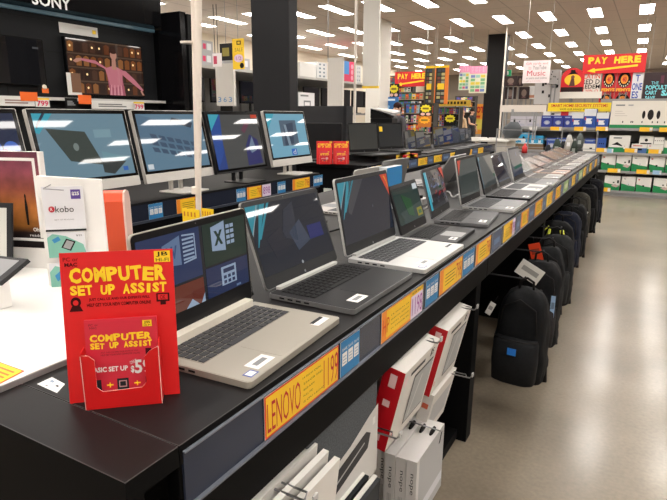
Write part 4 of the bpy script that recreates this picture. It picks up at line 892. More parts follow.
wallcard('spec_card','black spec card on the ledge left of the dancer television','card',66,98,77,108,w_lines(GREY,3),m=BLACK)
wallcard('spec_card','long white spec strip on the ledge under the black television','card',0,96,34,106,w_lines(P((150,120,110),.5),2),X=TX+.161)
wallcard('spec_card','long white spec strip on the ledge under the dancer television','card',92,101,134,109,w_lines(P((120,120,120),.5),2))
wallcard('shelf_label','white label strip above the dancer television','label',60,25,97,35,lambda k,w,h: k.rect(w*.85,h*.3,w*.95,h*.7,YEL,1).rect(w*.1,h*.4,w*.7,h*.55,P((225,225,220),.5),1),X=TX+.012)
def lshape(k,w,h): k.rect(w*.3,h*.12,w,h,P((120,84,60),.5),1)
wallcard('feature_card','white edged card standing at the lower left corner of the dancer television','card',68.5,73,80,95,lshape,X=TX+.13)
wallcard('figure_sticker','small orange and white sticker at the corner of the black television','sticker',39.5,84.5,48,93,lambda k,w,h:(k.rect(w*.3,0,w,h*.55,ORANGE,1),k.disc(w*.6,h*.7,w*.25,P((236,220,200),.5),1)),X=TX+.108,m=BLACK)
# black fin at the end of the wall
a = AY(147,15,5.3); b = AY(182,12,5.3)
t = thing('display_fin','tall black glossy fin panel closing the television wall','panel',(0,0,0))
MB().box(a.x-.1,5.26,0,b.x,5.36,(a.z+b.z)/2,GLB).build('board',t,bevel=.004)
k = MB(); k.box(b.x-.10,5.36,0,b.x+.02,5.46,(a.z+b.z)/2-.02,BLACK); k.build('rear_post',t)

# ================================================================== WHITE POLES AND CORDS FROM THE CEILING
POLE = P((232,222,210),.5)
p1 = AY(197,207,1.42); dt = AY(199.5,0,1.42); d1 = AY(193,0,1.42)
t = thing('power_pole','white power pole of two bundled cables rising from the bench to the ceiling','pole',(p1.x,1.42,0))
fx = dt.x-p1.x; f1_ = d1.x-p1.x
MB().cyl((0,0,BT),(fx*.9,0,dt.z),.0085,POLE,10,.0115).cyl((fx*.9,0,dt.z),(fx*1.5,0,CEIL),.0115,POLE,10).build('cable_tube',t)
MB().cyl((-.008,.006,BT),(f1_*.9,.006,dt.z),.0065,POLE,10,.0095).cyl((f1_*.9,.006,dt.z),(f1_*1.6,.006,CEIL),.0095,POLE,8).build('second_cable',t)
zz = AY(192,42,1.42).z; MB().cyl((-.002,0.003,zz-.003),(-.002,0.003,zz+.003),.026,POLE,12).build('collar',t)
zz = AY(192,190,1.42).z; MB().cyl((-.002,0.003,zz-.012),(-.002,0.003,zz+.012),.017,POLE,12).build('collar',t)
MB().cyl((0,0,BT),(0,0,BT+.02),.03,BLACK,12).build('foot',t)
m = MB(); 
def cord(px,pyb,Y,lab,r,c,zb=None,name='hanging_cable'):
    p = AY(px,pyb,Y); z0 = p.z if zb is None else zb
    return tag(MB().cyl((p.x,p.y,z0),(p.x,p.y,CEIL),r,c,8).build(name),lab,'cord')
cord(354.5,122,6.4,'thin white power cord dropping to the far bench, left of the white column',.018,POLE,BT)
cord(328,62,9,'thin grey cord hanging above the white shelf end panel',.009,P((120,118,114),.5))
cord(499.5,130,14.9,'thin white cord running down in front of the far dark pillar',.022,POLE,.5)
cord(215.5,65,9.4,'thin dark cord, left of the pair above the white shelf end',.009,P((90,84,76),.5))
cord(218.5,65,9.4,'thin dark cord, right of the pair above the white shelf end',.009,P((90,84,76),.5))
# hanging banner edge-on and white column
a = AY(370,86,7.4)
t = thing('hanging_banner','tall white hanging banner with yellow lower edge, in front of the white column','banner',(a.x,7.4,0),math.radians(8))
wb = AY(377,60,7.4).x-AY(362,60,7.4).x
MB().box(-wb/2,0,a.z,wb/2,.05,CEIL,P((226,222,214),.6)).build('board',t); MB().box(-wb/2,-.002,a.z-.03,wb/2,.06,a.z,YEL).build('lower_edge',t)
a = AY(365,120,12.5); b = AY(379,120,12.5)
struct(MB().box(a.x,12.5,0,b.x,13.1,CEIL,P((222,218,210),.6)).build('trim_3',bevel=.01))

# ================================================================== LEFT WALL SHELVING
LX = -8.6
shz = AX(310,77,LX).z
LIGHTG = P((190,188,184),.6)
t = thing('wall_shelving','long grey wall shelving with black lower bays along the left wall','shelving',(0,0,0))
m = MB(); m.box(X0+.05,5.6,shz-.06,LX,19,shz,P((170,168,164),.5)); m.build('top_shelf',t)
MB().box(X0+.05,5.6,0,X0+.12,19,shz-.06,LIGHTG).build('back_panel',t)
lsz = AX(340,113,LX).z
MB().box(X0+.05,5.6,lsz-.06,LX,19,lsz,P((120,118,116),.5)).build('lower_shelf',t)
for y in (5.7,7.3,8.9,10.5,12.1,13.7,15.3,16.9,18.6): MB().box(X0+.12,y-.02,0,X0+.18,y+.02,shz-.061,P((150,148,144),.5)).build('bay_upright',t)
# black monitors in the bays
for i in range(11):
    y = (6.2,7.26,8.32,9.38,10.44,11.5,14.4,15.4,16.4,17.4,18.3)[i]
    k = thing('monitor','black monitor on the left wall shelving, %s from the near end' % ORD[i],'monitor',(LX-.35,y,lsz+.001),RZ,'black monitors on the wall shelving')
    MB().slab(-.14,-.1,.14,.1,.03,0,.02,BLACK).box(-.03,0,.02,.03,.03,.25,BLACK).build('stand',k); q = MB().box(-.42,-.03,.2,.42,.02,.74,P((18,18,20),.2)); q.rect(-.4,.23,.4,.72,SCR((14,17,26)),1,-.03); q.build('display',k)
def wbox(label,x0,y0,x1,y1,X,dep,c,draw=None,group='boxes on the left wall shelving',name='carton',zbase=None):
    a = AX(x0,y1,X); b = AX(x1,y0,X); w = b.y-a.y; xm = (x0+x1)/2; z0 = AX(xm,y1,X).z; z1 = AX(xm,y0,X).z
    if zbase is not None: z1 += zbase-z0; z0 = zbase
    k = MB(); k.box(0,0,0,w,dep,z1-z0,P(c,.6))
    if draw: draw(k,w,z1-z0)
    return tag(k.build(name,None,(X,a.y,z0+.001),(0,0,RZ)),label,'box',group)
def pinklab(k,w,h): k.rect(w*.15,h*.3,w*.4,h*.75,P((214,60,100),.5),1).rect(w*.5,h*.25,w*.85,h*.8,P((224,224,226),.5),1)
def dots(k,w,h):
    for i in range(2):
        for j in range(4): k.disc(w*(.3+.4*i),h*(.14+.24*j),w*.09,P((90,110,125),.5),1,rz=h*.06)
bg_ = (172,172,174); zs = shz
gz = 0
bw = [(184,192,56,77,'lower grey carton with pink spot left of the white pole'),(202,213,65,77,'lower grey carton with pink label right of the white pole'),(214,224,65,78,'grey carton with pink label beside the hanging cords'),(236,250,69,80,'grey carton with pink label below the hanging yellow ticket')]
tops = []
for x0,x1,y0,y1,l in bw: o = wbox(l,x0,y0,x1,y1,LX-.02,.5,bg_,pinklab,zbase=zs); tops.append(o)
o = wbox('upper grey carton with pink spot left of the white pole',184,37,192,55,LX-.02,.5,bg_,pinklab,zbase=zs+max(v.co.z for v in tops[0].data.vertices)+.002)
o = wbox('upper grey carton with pink label right of the white pole',202,52,213,64,LX-.02,.5,bg_,pinklab,zbase=zs+max(v.co.z for v in tops[1].data.vertices)+.002)
wbox('broad pale grey carton right of the near pillar',300,62,316,76,LX-.02,.5,(206,204,200),None,zbase=zs)
wbox('white carton with rows of dots on the wall shelf',317,60,327,76,LX-.02,.5,(210,210,210),dots,zbase=zs)
def bp(k,w,h):
    k.rect(0,h*.35,w*.48,h,P((50,130,200),.5),1)
    for i in range(3): k.disc(w*.75,h*(.2+.28*i),w*.1,P((240,150,170),.5),1)
wbox('pink and blue carton on the wall shelf right of the white end panel',343.5,61,355,81,LX-.02,.5,(206,50,90),bp,zbase=zs)
wbox('grey carton with spots at the end of the wall shelf row',356.5,64,361,81,LX-.02,.5,(190,190,190),dots,zbase=zs)
def prn(k,w,h): k.rect(w*.3,h*.12,w*.75,h*.6,P((120,124,128),.5),1).rect(w*.36,h*.35,w*.68,h*.52,P((230,230,232),.5),2).rect(w*.35,h*.05,w*.8,h*.16,P((60,80,150),.5),2).rect(w*.1,h*.8,w*.6,h*.88,GREY,1)
wbox('white printer carton with printer picture right of the near pillar',299,90,314.5,110,LX+.02,.2,(222,222,224),prn,zbase=lsz)
# white end panels standing out from the wall shelving
def endpanel(x0,x1,yt,yb,Y,label,digits=False):
    a = AY(x0,yt,Y); b = AY(x1,yt,Y); z1 = a.z; z0 = AY(x0,yb,Y).z if digits else .0; w = b.x-a.x
    t = thing('shelf_end_panel',label,'panel',(a.x,Y,0)); k = MB(); k.box(0,0,z0,w,.06,z1,P((206,202,196),.6))
    k.build('board',t,bevel=.004)
    if digits:
        for i,ch in enumerate('363'): MB().text(ch,w*(.1+.3*i),z0+.07,w*(.28+.3*i),z0+.16,P((60,130,190),.5),2).build('digit',t)
        MB().box(w*.2,.0,0,w*.8,.05,z0,BLACK).build('support',t)
endpanel(215,233,64,106,8.2,'white shelf end panel with blue figures left of the near pillar',True)
endpanel(327.5,343,58,108,10.6,'plain white shelf end panel right of the near pillar')
# hanging yellow promo ticket
a = AY(232,39,7.6); b = AY(244.5,69,7.6); w = b.x-a.x; h = a.z-b.z; k = MB(); k.box(0,0,0,w,.008,h,YEL)
k.rect(w*.38,h*.8,w*.75,h*.93,INK,1).rect(w*.46,h*.83,w*.67,h*.9,YEL,2).text('SALE',w*.2,h*.58,w*.9,h*.7,P((150,110,20),.5),1).disc(w*.52,h*.36,w*.4,P((232,200,222),.5),1,rz=h*.13).text('1/2',w*.3,h*.3,w*.75,h*.42,P((150,80,130),.5),2).disc(w*.78,h*.12,w*.18,INK,1)
k.cyl((w*.5,.004,h),(w*.5,.004,CEIL-b.z),.004,GREY,6)
tag(k.build('hanging_ticket',None,(a.x,7.6,b.z)),'yellow hanging promotional ticket with pale oval, left of the near pillar','sign')
a = AY(226,52,7.9); k = MB(); w = .14; k.box(-w,0,-w,w,.012,w,P((40,40,42),.5)).rect(-w*.6,-w*.5,w*.5,w*.5,P((150,140,60),.5),1); k.cyl((0,.004,w),(0,.004,CEIL-a.z),.004,GREY,6); tag(k.build('camera_sign',None,tuple(a)),'small dark square hanging sign beside the yellow promotional ticket','sign')
k = MB(); a = AY(217,60,7.0); k.box(-.09,0,-.1,.09,.01,.1,P((224,216,216),.5)).rect(-.07,-.06,.0,.06,P((190,60,90),.5),1); tag(k.build('shelf_label',None,tuple(a)),'small white and pink shelf label beside the white end panel','label'); 
k = COL.objects[-1]

# ================================================================== FAR RIGHT SHELVING
FY = 10.72
zr_ = [AY(630,y,FY).z for y in (128.5,153.,171.5,191.5)]     # shelf levels
xl = AY(505,130,FY).x; xr = 2.6
xm = AY(596,130,FY).x
t = thing('gondola_shelving','wide grey gondola shelving with four shelves facing the aisle','shelving',(0,0,0))
GS = P((150,150,150),.5); DS = P((58,58,60),.5)
BKP = P((150,148,146),.6)
MB().box(xm-.02,FY+.55,0,xr,FY+.6,zr_[0]+.5,BKP).build('back_panel',t); MB().box(xl,FY+.55,0,xm-.022,FY+.6,AY(520,113,FY+.55).z,BKP).build('back_panel',t)
MB().box(xl,FY-.02,0,xr,FY+.55,zr_[3]-.04,P((128,128,128),.4)).build('plinth',t)
for i,z in enumerate(zr_):
    MB().box(xl if i < 3 else xl,FY,z-.025,xr,FY+.55,z,DS).box(xl,FY-.012,z-.035,xr,FY,z+.006,GS).build('shelf',t)
for x in (xl,xm,xm+1.,xm+2.,xr): MB().box(x-.02,FY+.5,0,x+.02,FY+.545,zr_[0]+.32,GS).build('upright',t)
# mesh backing
k = MB()
for i in range(14): z = zr_[0]-.05-i*.025; k.box(xm-.9,FY+.3,z-.002,xm+.1,FY+.304,z+.002,GS)
for i in range(26): k.box(xm-.9+i*.04-.002,FY+.3,zr_[0]-.4,xm-.9+i*.04+.002,FY+.304,zr_[0]-.03,GS)
k.build('wire_mesh',t)
WB = (226,224,218); GRN = P((20,134,76),.5)
def shelfbox(label,x0,x1,z,h,draw,c=WB,dep=.24,Y=FY+.04,group=None,name='product_carton',yaw=0.):
    k = MB(); w = x1-x0; k.box(-w/2,0,0,w/2,dep,h,P(c,.5)); draw(k,w,h); return tag(k.build(name,None,((x0+x1)/2,Y,z+.002),(0,0,yaw)),label,'box',group)
def d_green(var):
    def f(k,w,h):
        k.art([(-w/2,0),(w/2,0),(w/2,h*.34),(w*.1,h*.38),(-w*.2,h*.44),(-w/2,h*.5)],GRN,1)
        if var % 3 == 0: k.rect(-w*.08,h*.36,w*.05,h*.46,INK,2).rect(-w*.4,h*.78,-w*.28,h*.86,P((190,60,50),.5),2)
        elif var % 3 == 1: k.art([(-w*.05,h*.3),(w*.2,h*.44),(w*.45,h*.3),(w*.3,h*.2)],P((200,170,166),.5),2).rect(w*.05,h*.5,w*.16,h*.58,INK,2).rect(w*.32,h*.5,w*.44,h*.7,INK,2)
        else: k.rect(-w*.1,h*.4,w*.12,h*.55,P((226,226,226),.5),2).rect(-w*.35,h*.8,-w*.2,h*.85,GREY,2).disc(w*.02,h*.47,w*.03,INK,3)
    return f
def tick(px,py,w,c,lab,Y=FY-.016):
    p = AY(px,py,Y); k = MB(); k.box(-w/2,0,-.035,w/2,.003,.035,c).rect(w*.28,-.03,w*.48,.03,WHITE,1); tag(k.build('shelf_ticket',None,tuple(p)),lab,'price ticket','shelf edge tickets on the gondola')
# lower two rows
def prow(yb,yt,edges,z,gname,names,base):
    for i,(a,b) in enumerate(edges):
        ya = AY(630,yb,FY).z; yt_ = AY(630,yt,FY).z
        shelfbox(names % ORD[i],AY(a,yb,FY+.04).x+.005,AY(b,yb,FY+.04).x-.005,z,yt_-ya,d_green(i+base),group=gname)
prow(171,155,((600,614.5),(615,630),(630.5,647),(648,664),(664.5,681),(681.5,700)),zr_[2],'green and white cartons on the third shelf','white and green carton on the third gondola shelf, %s from the bench end',0)
prow(191,176.5,((603,619),(620,634.5),(635,650.5),(652,669),(669.5,686)),zr_[3],'green and white cartons on the lowest shelf','white and green carton on the lowest gondola shelf, %s from the bench end',1)
k = MB(); a = AY(605,178,FY+.02); tag(MB().box(0,0,-.03,.30,.28,.0,P((62,52,48),.6)).build('flat_carton',None,(a.x,FY+.05,AY(630,176,FY).z+.036)),'flat dark brown carton lying on the lowest row of green cartons','box')
for i,(px,py) in enumerate(((614,170.5),(643,171.8),(604,189.5))): tick(px,py,.2,P((244,190,40),.5),'yellow shelf ticket, %s' % ('third shelf, left one','third shelf, right one','lowest shelf')[i])
tick(657,172.5,.13,P((150,190,220),.5),'pale blue shelf ticket on the third gondola shelf')
for i,(px,py) in enumerate(((601,150),(631,150.5),(655,151.5))): tick(px,py,.19,P((244,190,40),.5),'yellow shelf ticket on the second gondola shelf, %s from the left' % ORD[i])
tick(610,150.7,.1,P((150,190,220),.5),'pale blue shelf ticket on the second gondola shelf')
for i,(px,py) in enumerate(((556,128.8),(580,128.8),(602,128.8),(646,129.5),(666,129.8))): tick(px,py,.19,P((244,190,40),.5),'yellow shelf ticket on the top gondola shelf, %s from the left' % ORD[i])
tick(533,128.3,.14,WHITE,'white shelf ticket on the top gondola shelf'); tick(517,128,.1,P((120,180,170),.5),'pale teal shelf ticket on the top gondola shelf')
# second row
zz1 = AY(630,149.5,FY).z
def hh(y0,y1): return AY(630,y0,FY).z-AY(630,y1,FY).z
def dcam(k,w,h): k.art([(-w/2,0),(w/2,0),(w/2,h*.3),(-w/2,h*.3)],GRN,1).art([(-w*.35,h*.45),(-w*.1,h*.62),(w*.15,h*.42),(w*.15,h*.36),(-w*.3,h*.5)],INK,2).rect(-w*.3,h*.82,w*.1,h*.9,GREY,1)
def dbluew(k,w,h): k.rect(-w/2,0,w/2,h*.55,P((70,110,170),.5),1).rect(-w*.1,h*.3,w*.2,h*.5,INK,2).rect(-w*.4,h*.75,w*.2,h*.85,P((200,90,80),.5),1)
X_ = lambda px: AY(px,150,FY+.04).x
shelfbox('white carton with black camera and green base on the second gondola shelf',X_(608),X_(629),zr_[1],hh(133,150),dcam)
shelfbox('black flat carton on the second gondola shelf between white cartons',X_(620),X_(638.5),zr_[1],hh(131,141),lambda k,w,h:k.rect(-w*.3,h*.3,w*.3,h*.5,GREY,1),c=(40,46,44),Y=FY+.37,dep=.15)
shelfbox('small white carton on the second gondola shelf beside the camera carton',X_(623),X_(629),zr_[1]+.0,hh(141,149),d_green(0),Y=FY-.005+.012,dep=.025)
shelfbox('white and blue carton on the second gondola shelf',X_(631),X_(646.5),zr_[1],hh(141,150),dbluew)
shelfbox('white and green carton beside the blue one on the second gondola shelf',X_(647),X_(663),zr_[1],hh(141,150),d_green(0))
shelfbox('white carton with green base at the right picture edge on the second gondola shelf',X_(663.5),X_(682),zr_[1],hh(137,150),d_green(2))
shelfbox('small white display unit with black camera upon the cartons',X_(638),X_(652),zr_[1]+hh(141,150),hh(133,141),lambda k,w,h:(k.disc(0,h*.5,w*.12,INK,1),k.rect(-w*.4,0,w*.4,h*.15,INK,1)),Y=FY+.08,dep=.2)
shelfbox('white display unit with small black cameras upon the cartons',X_(653),X_(663),zr_[1]+hh(141,150)*1.02,hh(134,141),lambda k,w,h:[k.disc(w*(-.4+.2*i),h*.5,w*.05,INK,1) for i in range(5)],Y=FY+.08,dep=.2)
# big white camera display board on top
a = AY(609,128,FY-.02); b = AY(700,101,FY-.02)
t = thing('camera_display_board','wide white display board with black camera pictures and green base strip','display board',(a.x,FY+.02,zr_[0]+.002)); w = b.x-a.x; h = AY(630,101,FY).z-zr_[0]
k = MB(); k.box(0,.0,0,w,.2,h,P((230,224,214),.5)); k.rect(0,0,w,h*.13,GRN,1).rect(w*.05,h*.82,w*.16,h*.87,GREY,1).rect(w*.2,h*.82,w*.26,h*.87,P((170,170,170),.5),1)
for i in range(3): k.rect(w*.05,h*(.45+.08*i),w*(.2-.03*i),h*(.475+.08*i),P((206,198,188),.5),1)
for x,r in ((.395,.019),(.475,.036),(.565,.022),(.7,.03)): k.disc(w*x,h*.5,w*r,P((38,34,34),.4),2,rz=h*(.1+r*2.4))
for x in (.15,.25,.27,.38,.5,.56,.64): k.rect(w*x,h*.2,w*(x+.012),h*.27,INK,2)
k.build('board',t); 
# blue cartons left of it, grey ones further left
def dblue(k,w,h): k.rect(-w/2,h*.62,w/2,h,P((220,222,226),.5),1).rect(-w*.3,h*.2,w*.2,h*.5,P((224,226,230),.5),2).rect(-w*.42,h*.4,-w*.32,h*.56,P((200,60,60),.5),2).disc(w*.2,h*.4,w*.1,P((60,90,150),.5),3)
def dblue2(k,w,h): k.disc(0,h*.4,w*.28,P((150,160,190),.5),1,rz=h*.18).disc(0,h*.38,w*.16,P((190,190,200),.5),2,rz=h*.12).rect(-w*.4,h*.8,w*.3,h*.9,P((150,170,210),.5),1)
X2 = lambda px: AY(px,126,FY+.04).x
for i,(a_,b_) in enumerate(((571,582.5),(583,595),(595.5,608))): shelfbox('blue and white carton on the top gondola shelf, %s left of the camera board' % ('third','second','first')[i],X2(a_),X2(b_),zr_[0],hh(112 if i != 1 else 108,127.5),dblue,c=(30,74,160),group='blue and white cartons on the top gondola shelf')
for i,(a_,b_) in enumerate(((541,552),(552.5,563),(563.5,571))): shelfbox('deep blue carton with round picture on the top gondola shelf, %s from the grey cartons' % ORD[i],X2(a_),X2(b_),zr_[0],hh(115,127.5),dblue2,c=(36,52,140),group='deep blue cartons on the top gondola shelf')
def dgrey(k,w,h): k.rect(-w*.3,h*.45,-w*.18,h*.75,INK,1).rect(-w*.4,h*.1,w*.4,h*.3,P((176,176,190),.5),1).disc(w*.1,h*.5,w*.05,P((120,120,140),.5),1)
for i,(a_,b_) in enumerate(((510,525.5),(526,540.5))): shelfbox('pale grey carton with black camera on the top gondola shelf, %s one' % ('left','right')[i],X2(a_),X2(b_),zr_[0],hh(116,127.5),dgrey,c=(190,186,196),group='pale grey cartons on the top gondola shelf')
def dsky(k,w,h): k.disc(0,h*.55,w*.1,INK,2,rz=h*.12).disc(0,h*.3,w*.22,P((220,232,238),.5),1,rz=h*.22).rect(-w*.5,0,w*.5,h*.12,P((200,226,238),.5),1)
for i,(a_,b_,yt) in enumerate(((506,516.5,133),(517,528,133),(528.5,535,136),(535.5,542,136))): shelfbox('bright blue carton on the second gondola shelf, %s from the left' % ORD[i],X_(a_),X_(b_),zr_[1]+.1,hh(yt,145),dsky,c=(50,160,210),group='bright blue cartons on the second gondola shelf')
tag(MB().box(X_(505),FY+.02,zr_[1]+.002,X_(543),FY+.27,zr_[1]+.098,P((120,96,70),.6)).build('shelf_tray'),'low brown tray under the bright blue cartons','tray')
for i,(a_,b_) in enumerate(((546,556),(557,567),(584,594))): shelfbox('dark blue carton on the second gondola shelf, %s from the left' % ORD[i],X_(a_),X_(b_),zr_[1],hh(137,150),dblue2,c=(40,70,150),group='dark blue cartons on the second gondola shelf')
shelfbox('white carton in front of blue ones on the second gondola shelf',X_(583),X_(596),zr_[1],hh(142,150),lambda k,w,h:k.rect(0,h*.3,w*.2,h*.5,INK,1),Y=FY+.005,dep=.03)
shelfbox('blue carton with three dark dots on the second gondola shelf',X_(596.5),X_(605),zr_[1],hh(136,150),lambda k,w,h:[k.disc(w*(-.25+.25*i),h*.6,w*.08,INK,1) for i in range(3)],c=(40,80,160))
# white and red header cards, yellow banner
a = AY(547.5,111.5,FY+.3); b = AY(611.5,102.5,FY+.3); w = b.x-a.x; h = b.z-a.z
k = MB(); k.box(0,0,0,w,.02,h,P((246,214,36),.5)); rdm = P((206,40,30),.5); k.text('SMART HOME SECURITY SYSTEMS',w*.05,h*.5,w*.95,h*.85,rdm,1,bold=.015).text('SHOP OUR RANGE AND SAVE',w*.2,h*.16,w*.76,h*.36,INK,1)
for x in (.06,.94): k.cyl((w*x,.01,0),(w*x,.01,zr_[0]+.5-a.z-.3),.008,GS,6)
tag(k.build('banner',None,tuple(a),(0,0,0)),'yellow banner lettered SMART HOME SECURITY SYSTEMS above the blue cartons','banner')
a = AY(543,117,FY+.35); k = MB(); w = AY(608,117,FY+.35).x-a.x; k.box(0,0,0,w,.01,.1,WHITE).rect(w*.28,-.02,w*.4,.12,P((200,40,40),.5),1).rect(w*.12,.04,w*.18,.07,INK,1); tag(k.build('header_card',None,tuple(a)),'long white header card with red square under the yellow banner','card')

# ================================================================== HANGING SIGNS AND FAR DISPLAYS (right)
def board(name,label,cat,x0,y0,x1,y1,Y,th,m,draw,group=None,hang=True,x0b=None,x1b=None,post=False):
    a = AY(x0,(y0+y1)/2,Y); b = AY(x1,(y0+y1)/2,Y); xm_ = (x0+x1)/2; z0 = AY(xm_,y1,Y).z; z1 = AY(xm_,y0,Y).z; w = b.x-a.x; h = z1-z0
    t = thing(name,label,cat,(a.x,Y,z0),0,group); k = MB(); k.box(0,0,0,w,th,h,m); draw(k,w,h); k.build('board',t)
    if hang:
        for f in (.06,.94): MB().cyl((w*f,th/2,h),(w*f,th/2,CEIL-z0),.005,P((150,146,140),.5),6).build('hanging_wire',t)
    if post:
        for f in (.3,.7): MB().box(w*f-.012,th,-z0,w*f+.012,th+.012,h*.9,P((120,120,120),.5)).build('post',t)
    return t
def pay(k,w,h,s='PAY HERE'):
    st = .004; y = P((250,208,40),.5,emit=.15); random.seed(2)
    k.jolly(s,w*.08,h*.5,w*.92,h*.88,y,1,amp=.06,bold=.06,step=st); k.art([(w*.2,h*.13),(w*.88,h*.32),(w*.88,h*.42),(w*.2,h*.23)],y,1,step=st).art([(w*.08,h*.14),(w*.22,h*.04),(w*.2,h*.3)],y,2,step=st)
RS = P((222,32,38),.45)
board('hanging_sign','large red PAY HERE sign with yellow arrow above the far right shelving','sign',583,54,646,73,13.,.05,RS,pay)
def fam(k,w,h):
    st = .004; k.disc(w*.5,h*.62,w*.42,INK,1,rz=h*.4,step=st); k.disc(w*.5,h*.64,w*.24,P((240,150,40),.5),2,rz=h*.24,step=st).text('40',w*.36,h*.5,w*.64,h*.76,P((200,50,30),.5),3,bold=.04,step=st)
    for i in range(7):
        t = math.radians(200+23.3*i); k.rect(w*.5+w*.34*math.cos(t)-w*.03,h*.62+h*.33*math.sin(t)-h*.04,w*.5+w*.34*math.cos(t)+w*.03,h*.62+h*.33*math.sin(t)+h*.04,P((230,220,200),.5),3,step=st)
    k.text('FEMYS',w*.03,h*.03,w*.97,h*.19,P((246,180,50),.5),2,bold=.05,step=st)
RP = P((204,30,44),.45)
for i,(a_,b_,c_,d_) in enumerate(((602,72,616,92),(616.5,72,632,92),(599,91.5,613.5,104),(614,91.5,631,104))):
    def f2(k,w,h):
        st = .004; k.disc(w*.5,h*.3,w*.42,INK,1,rz=h*.5,a0=0,a1=180,step=st).disc(w*.5,h*.3,w*.24,P((240,150,40),.5),2,rz=h*.34,a0=0,a1=180,step=st).text('ADULT',w*.2,h*.74,w*.8,h*.9,P((236,226,206),.5),2,step=st).text('40',w*.38,h*.32,w*.62,h*.54,P((200,50,30),.5),3,step=st)
    board('poster','red poster with round black and orange emblem, %s of four under the pay sign' % ('upper left','upper right','lower left','lower right')[i],'poster',a_,b_,c_,d_,13.06+.03*i,.012,RP,fam if i < 2 else f2,'red emblem posters under the pay sign',hang=False,post=True)
def redb(k,w,h):
    st = .004; k.text('LATIN',w*.12,h*.72,w*.95,h*.95,P((226,90,60),.5),1,bold=.02,step=st).text('RED D',w*.06,h*.45,w*.95,h*.68,INK,1,bold=.01,step=st).text('REDEM',w*.04,h*.22,w*.98,h*.42,INK,1,bold=.01,step=st).text('20% O',w*.25,h*.03,w*.92,h*.17,P((226,70,60),.5),1,step=st)
board('poster','white handwritten poster in red and black lettering left of the red posters','poster',581,73,600.5,93,13.04,.012,P((232,226,216),.5),redb,hang=False,post=True)
def blu(k,w,h):
    st = .004; c = P((40,70,170),.5); k.text('T',w*.3,h*.68,w*.7,h*.92,c,1,bold=.02,step=st).text('ONE',w*.05,h*.36,w*.95,h*.62,c,1,bold=.02,step=st).text('ES',w*.12,h*.06,w*.7,h*.32,c,1,bold=.02,step=st)
board('poster','white poster with handwritten blue letters right of the red posters','poster',631.5,72.5,642.5,100,13.05,.012,P((226,226,228),.5),blu,hang=False,post=True)
# arched red sign
a = AY(560,92,12.6); b = AY(583,92,12.6); t = thing('arched_sign','arched red sign with yellow disc and black hat shape over a dark base','sign',((a.x+b.x)/2,12.6,a.z)); w = b.x-a.x; h = AY(571,68,12.6).z-a.z
k = MB(); pts = [(-w/2,0),(w/2,0),(w/2,h*.5)]+[(w/2*math.cos(math.radians(180*i/16)),h*.55+h*.45*math.sin(math.radians(180*i/16))) for i in range(17)]+[(-w/2,h*.5)]
k.T = Matrix(((1,0,0,0),(0,0,1,0),(0,1,0,0),(0,0,0,1))); k.prism(pts,0,.04,P((206,26,34),.45)); k.T = I4; st = .004
k.rect(-w*.48,0,w*.48,h*.2,P((50,34,34),.5),1,step=st).disc(0,h*.5,w*.36,P((246,190,40),.5),1,rz=h*.24,step=st).art([(-w*.24,h*.72),(w*.22,h*.76),(w*.1,h*.82),(w*.08,h*.92),(-w*.1,h*.92),(-w*.12,h*.8)],INK,2,step=st).art([(-w*.14,h*.24),(w*.12,h*.24),(w*.06,h*.56),(-w*.06,h*.58)],P((90,50,40),.5),2,step=st).disc(0,h*.62,w*.08,P((120,70,50),.5),3,step=st)
k.build('board',t); MB().box(-.03,.04,-a.z,.03,.07,h*.5,GREY).build('post',t); MB().box(-w/2,-.02,-.13,w*1.3,.03,-.002,P((226,220,210),.5)).build('lower_card',t)
# white handwritten sign
def music(k,w,h):
    st = .004; g = P((120,110,110),.5); k.text('Gift cards and',w*.1,h*.82,w*.9,h*.92,P((220,120,120),.5),1,step=st).text('YouTube',w*.36,h*.6,w*.86,h*.78,g,1,step=st).text('to',w*.2,h*.6,w*.3,h*.74,P((210,160,160),.5),1,step=st).text('Music',w*.16,h*.32,w*.84,h*.56,P((200,50,70),.5),1,step=st).text('in store and online',w*.14,h*.18,w*.9,h*.27,g,1,step=st).text('ask us how today',w*.16,h*.06,w*.7,h*.12,P((210,140,140),.5),1,step=st)
board('hanging_sign','white handwritten hanging sign with red Music lettering by the far pillar','sign',523,60.5,550,83,11.8,.012,P((236,224,224),.5),music)
# exit sign
board('exit_sign','small green exit sign behind the far dark pillar','sign',505.5,70,511,76,17.,.06,P((20,130,80),.5,emit=.5),lambda k,w,h:k.rect(w*.3,h*.2,w*.6,h*.8,WHITE,1,step=.004))
# dark picture cartons and grey speaker boards behind the shelving
def darkp(k,w,h): st=.004; k.disc(w*.5,h*.5,w*.26,P((110,90,80),.5),1,rz=h*.3,step=st).rect(w*.3,h*.1,w*.7,h*.2,P((90,60,60),.5),1,step=st)
for i,(a_,b_,c_,d_) in enumerate(((504.5,76,517,86),(504.5,87,516,99),(519,87,529,99),(517.5,76,523,86))):
    board('picture_poster','dark brown picture panel beside the far pillar, %s' % ('upper left','lower left','lower right','upper right')[i],'poster',a_,b_,c_,d_,12.2+.07*i,.05,P((52,40,40),.5),darkp,'dark picture panels beside the far pillar',hang=False,post=True)
def spots(seed):
    def f(k,w,h):
        random.seed(seed)
        for i in range(6): x=random.uniform(.1,.85)*w; z=random.uniform(.15,.85)*h; k.rect(x,z,x+w*.09,z+h*.09,INK,1,step=.004)
    return f
board('display_board','pale grey board with small black fittings behind the white sign','board',535,70,560,104,12.3,.04,P((172,168,166),.6),spots(3),hang=False,post=True)
board('display_board','grey speaker display board right of the white handwritten sign','board',549,70,559,84,12.22,.03,P((140,136,134),.6),spots(8),hang=False,post=True)
board('display_board','low white counter board above the grey cartons','board',500,105,546,112,11.9,.04,P((216,206,196),.6),lambda k,w,h:None,hang=False,post=True)
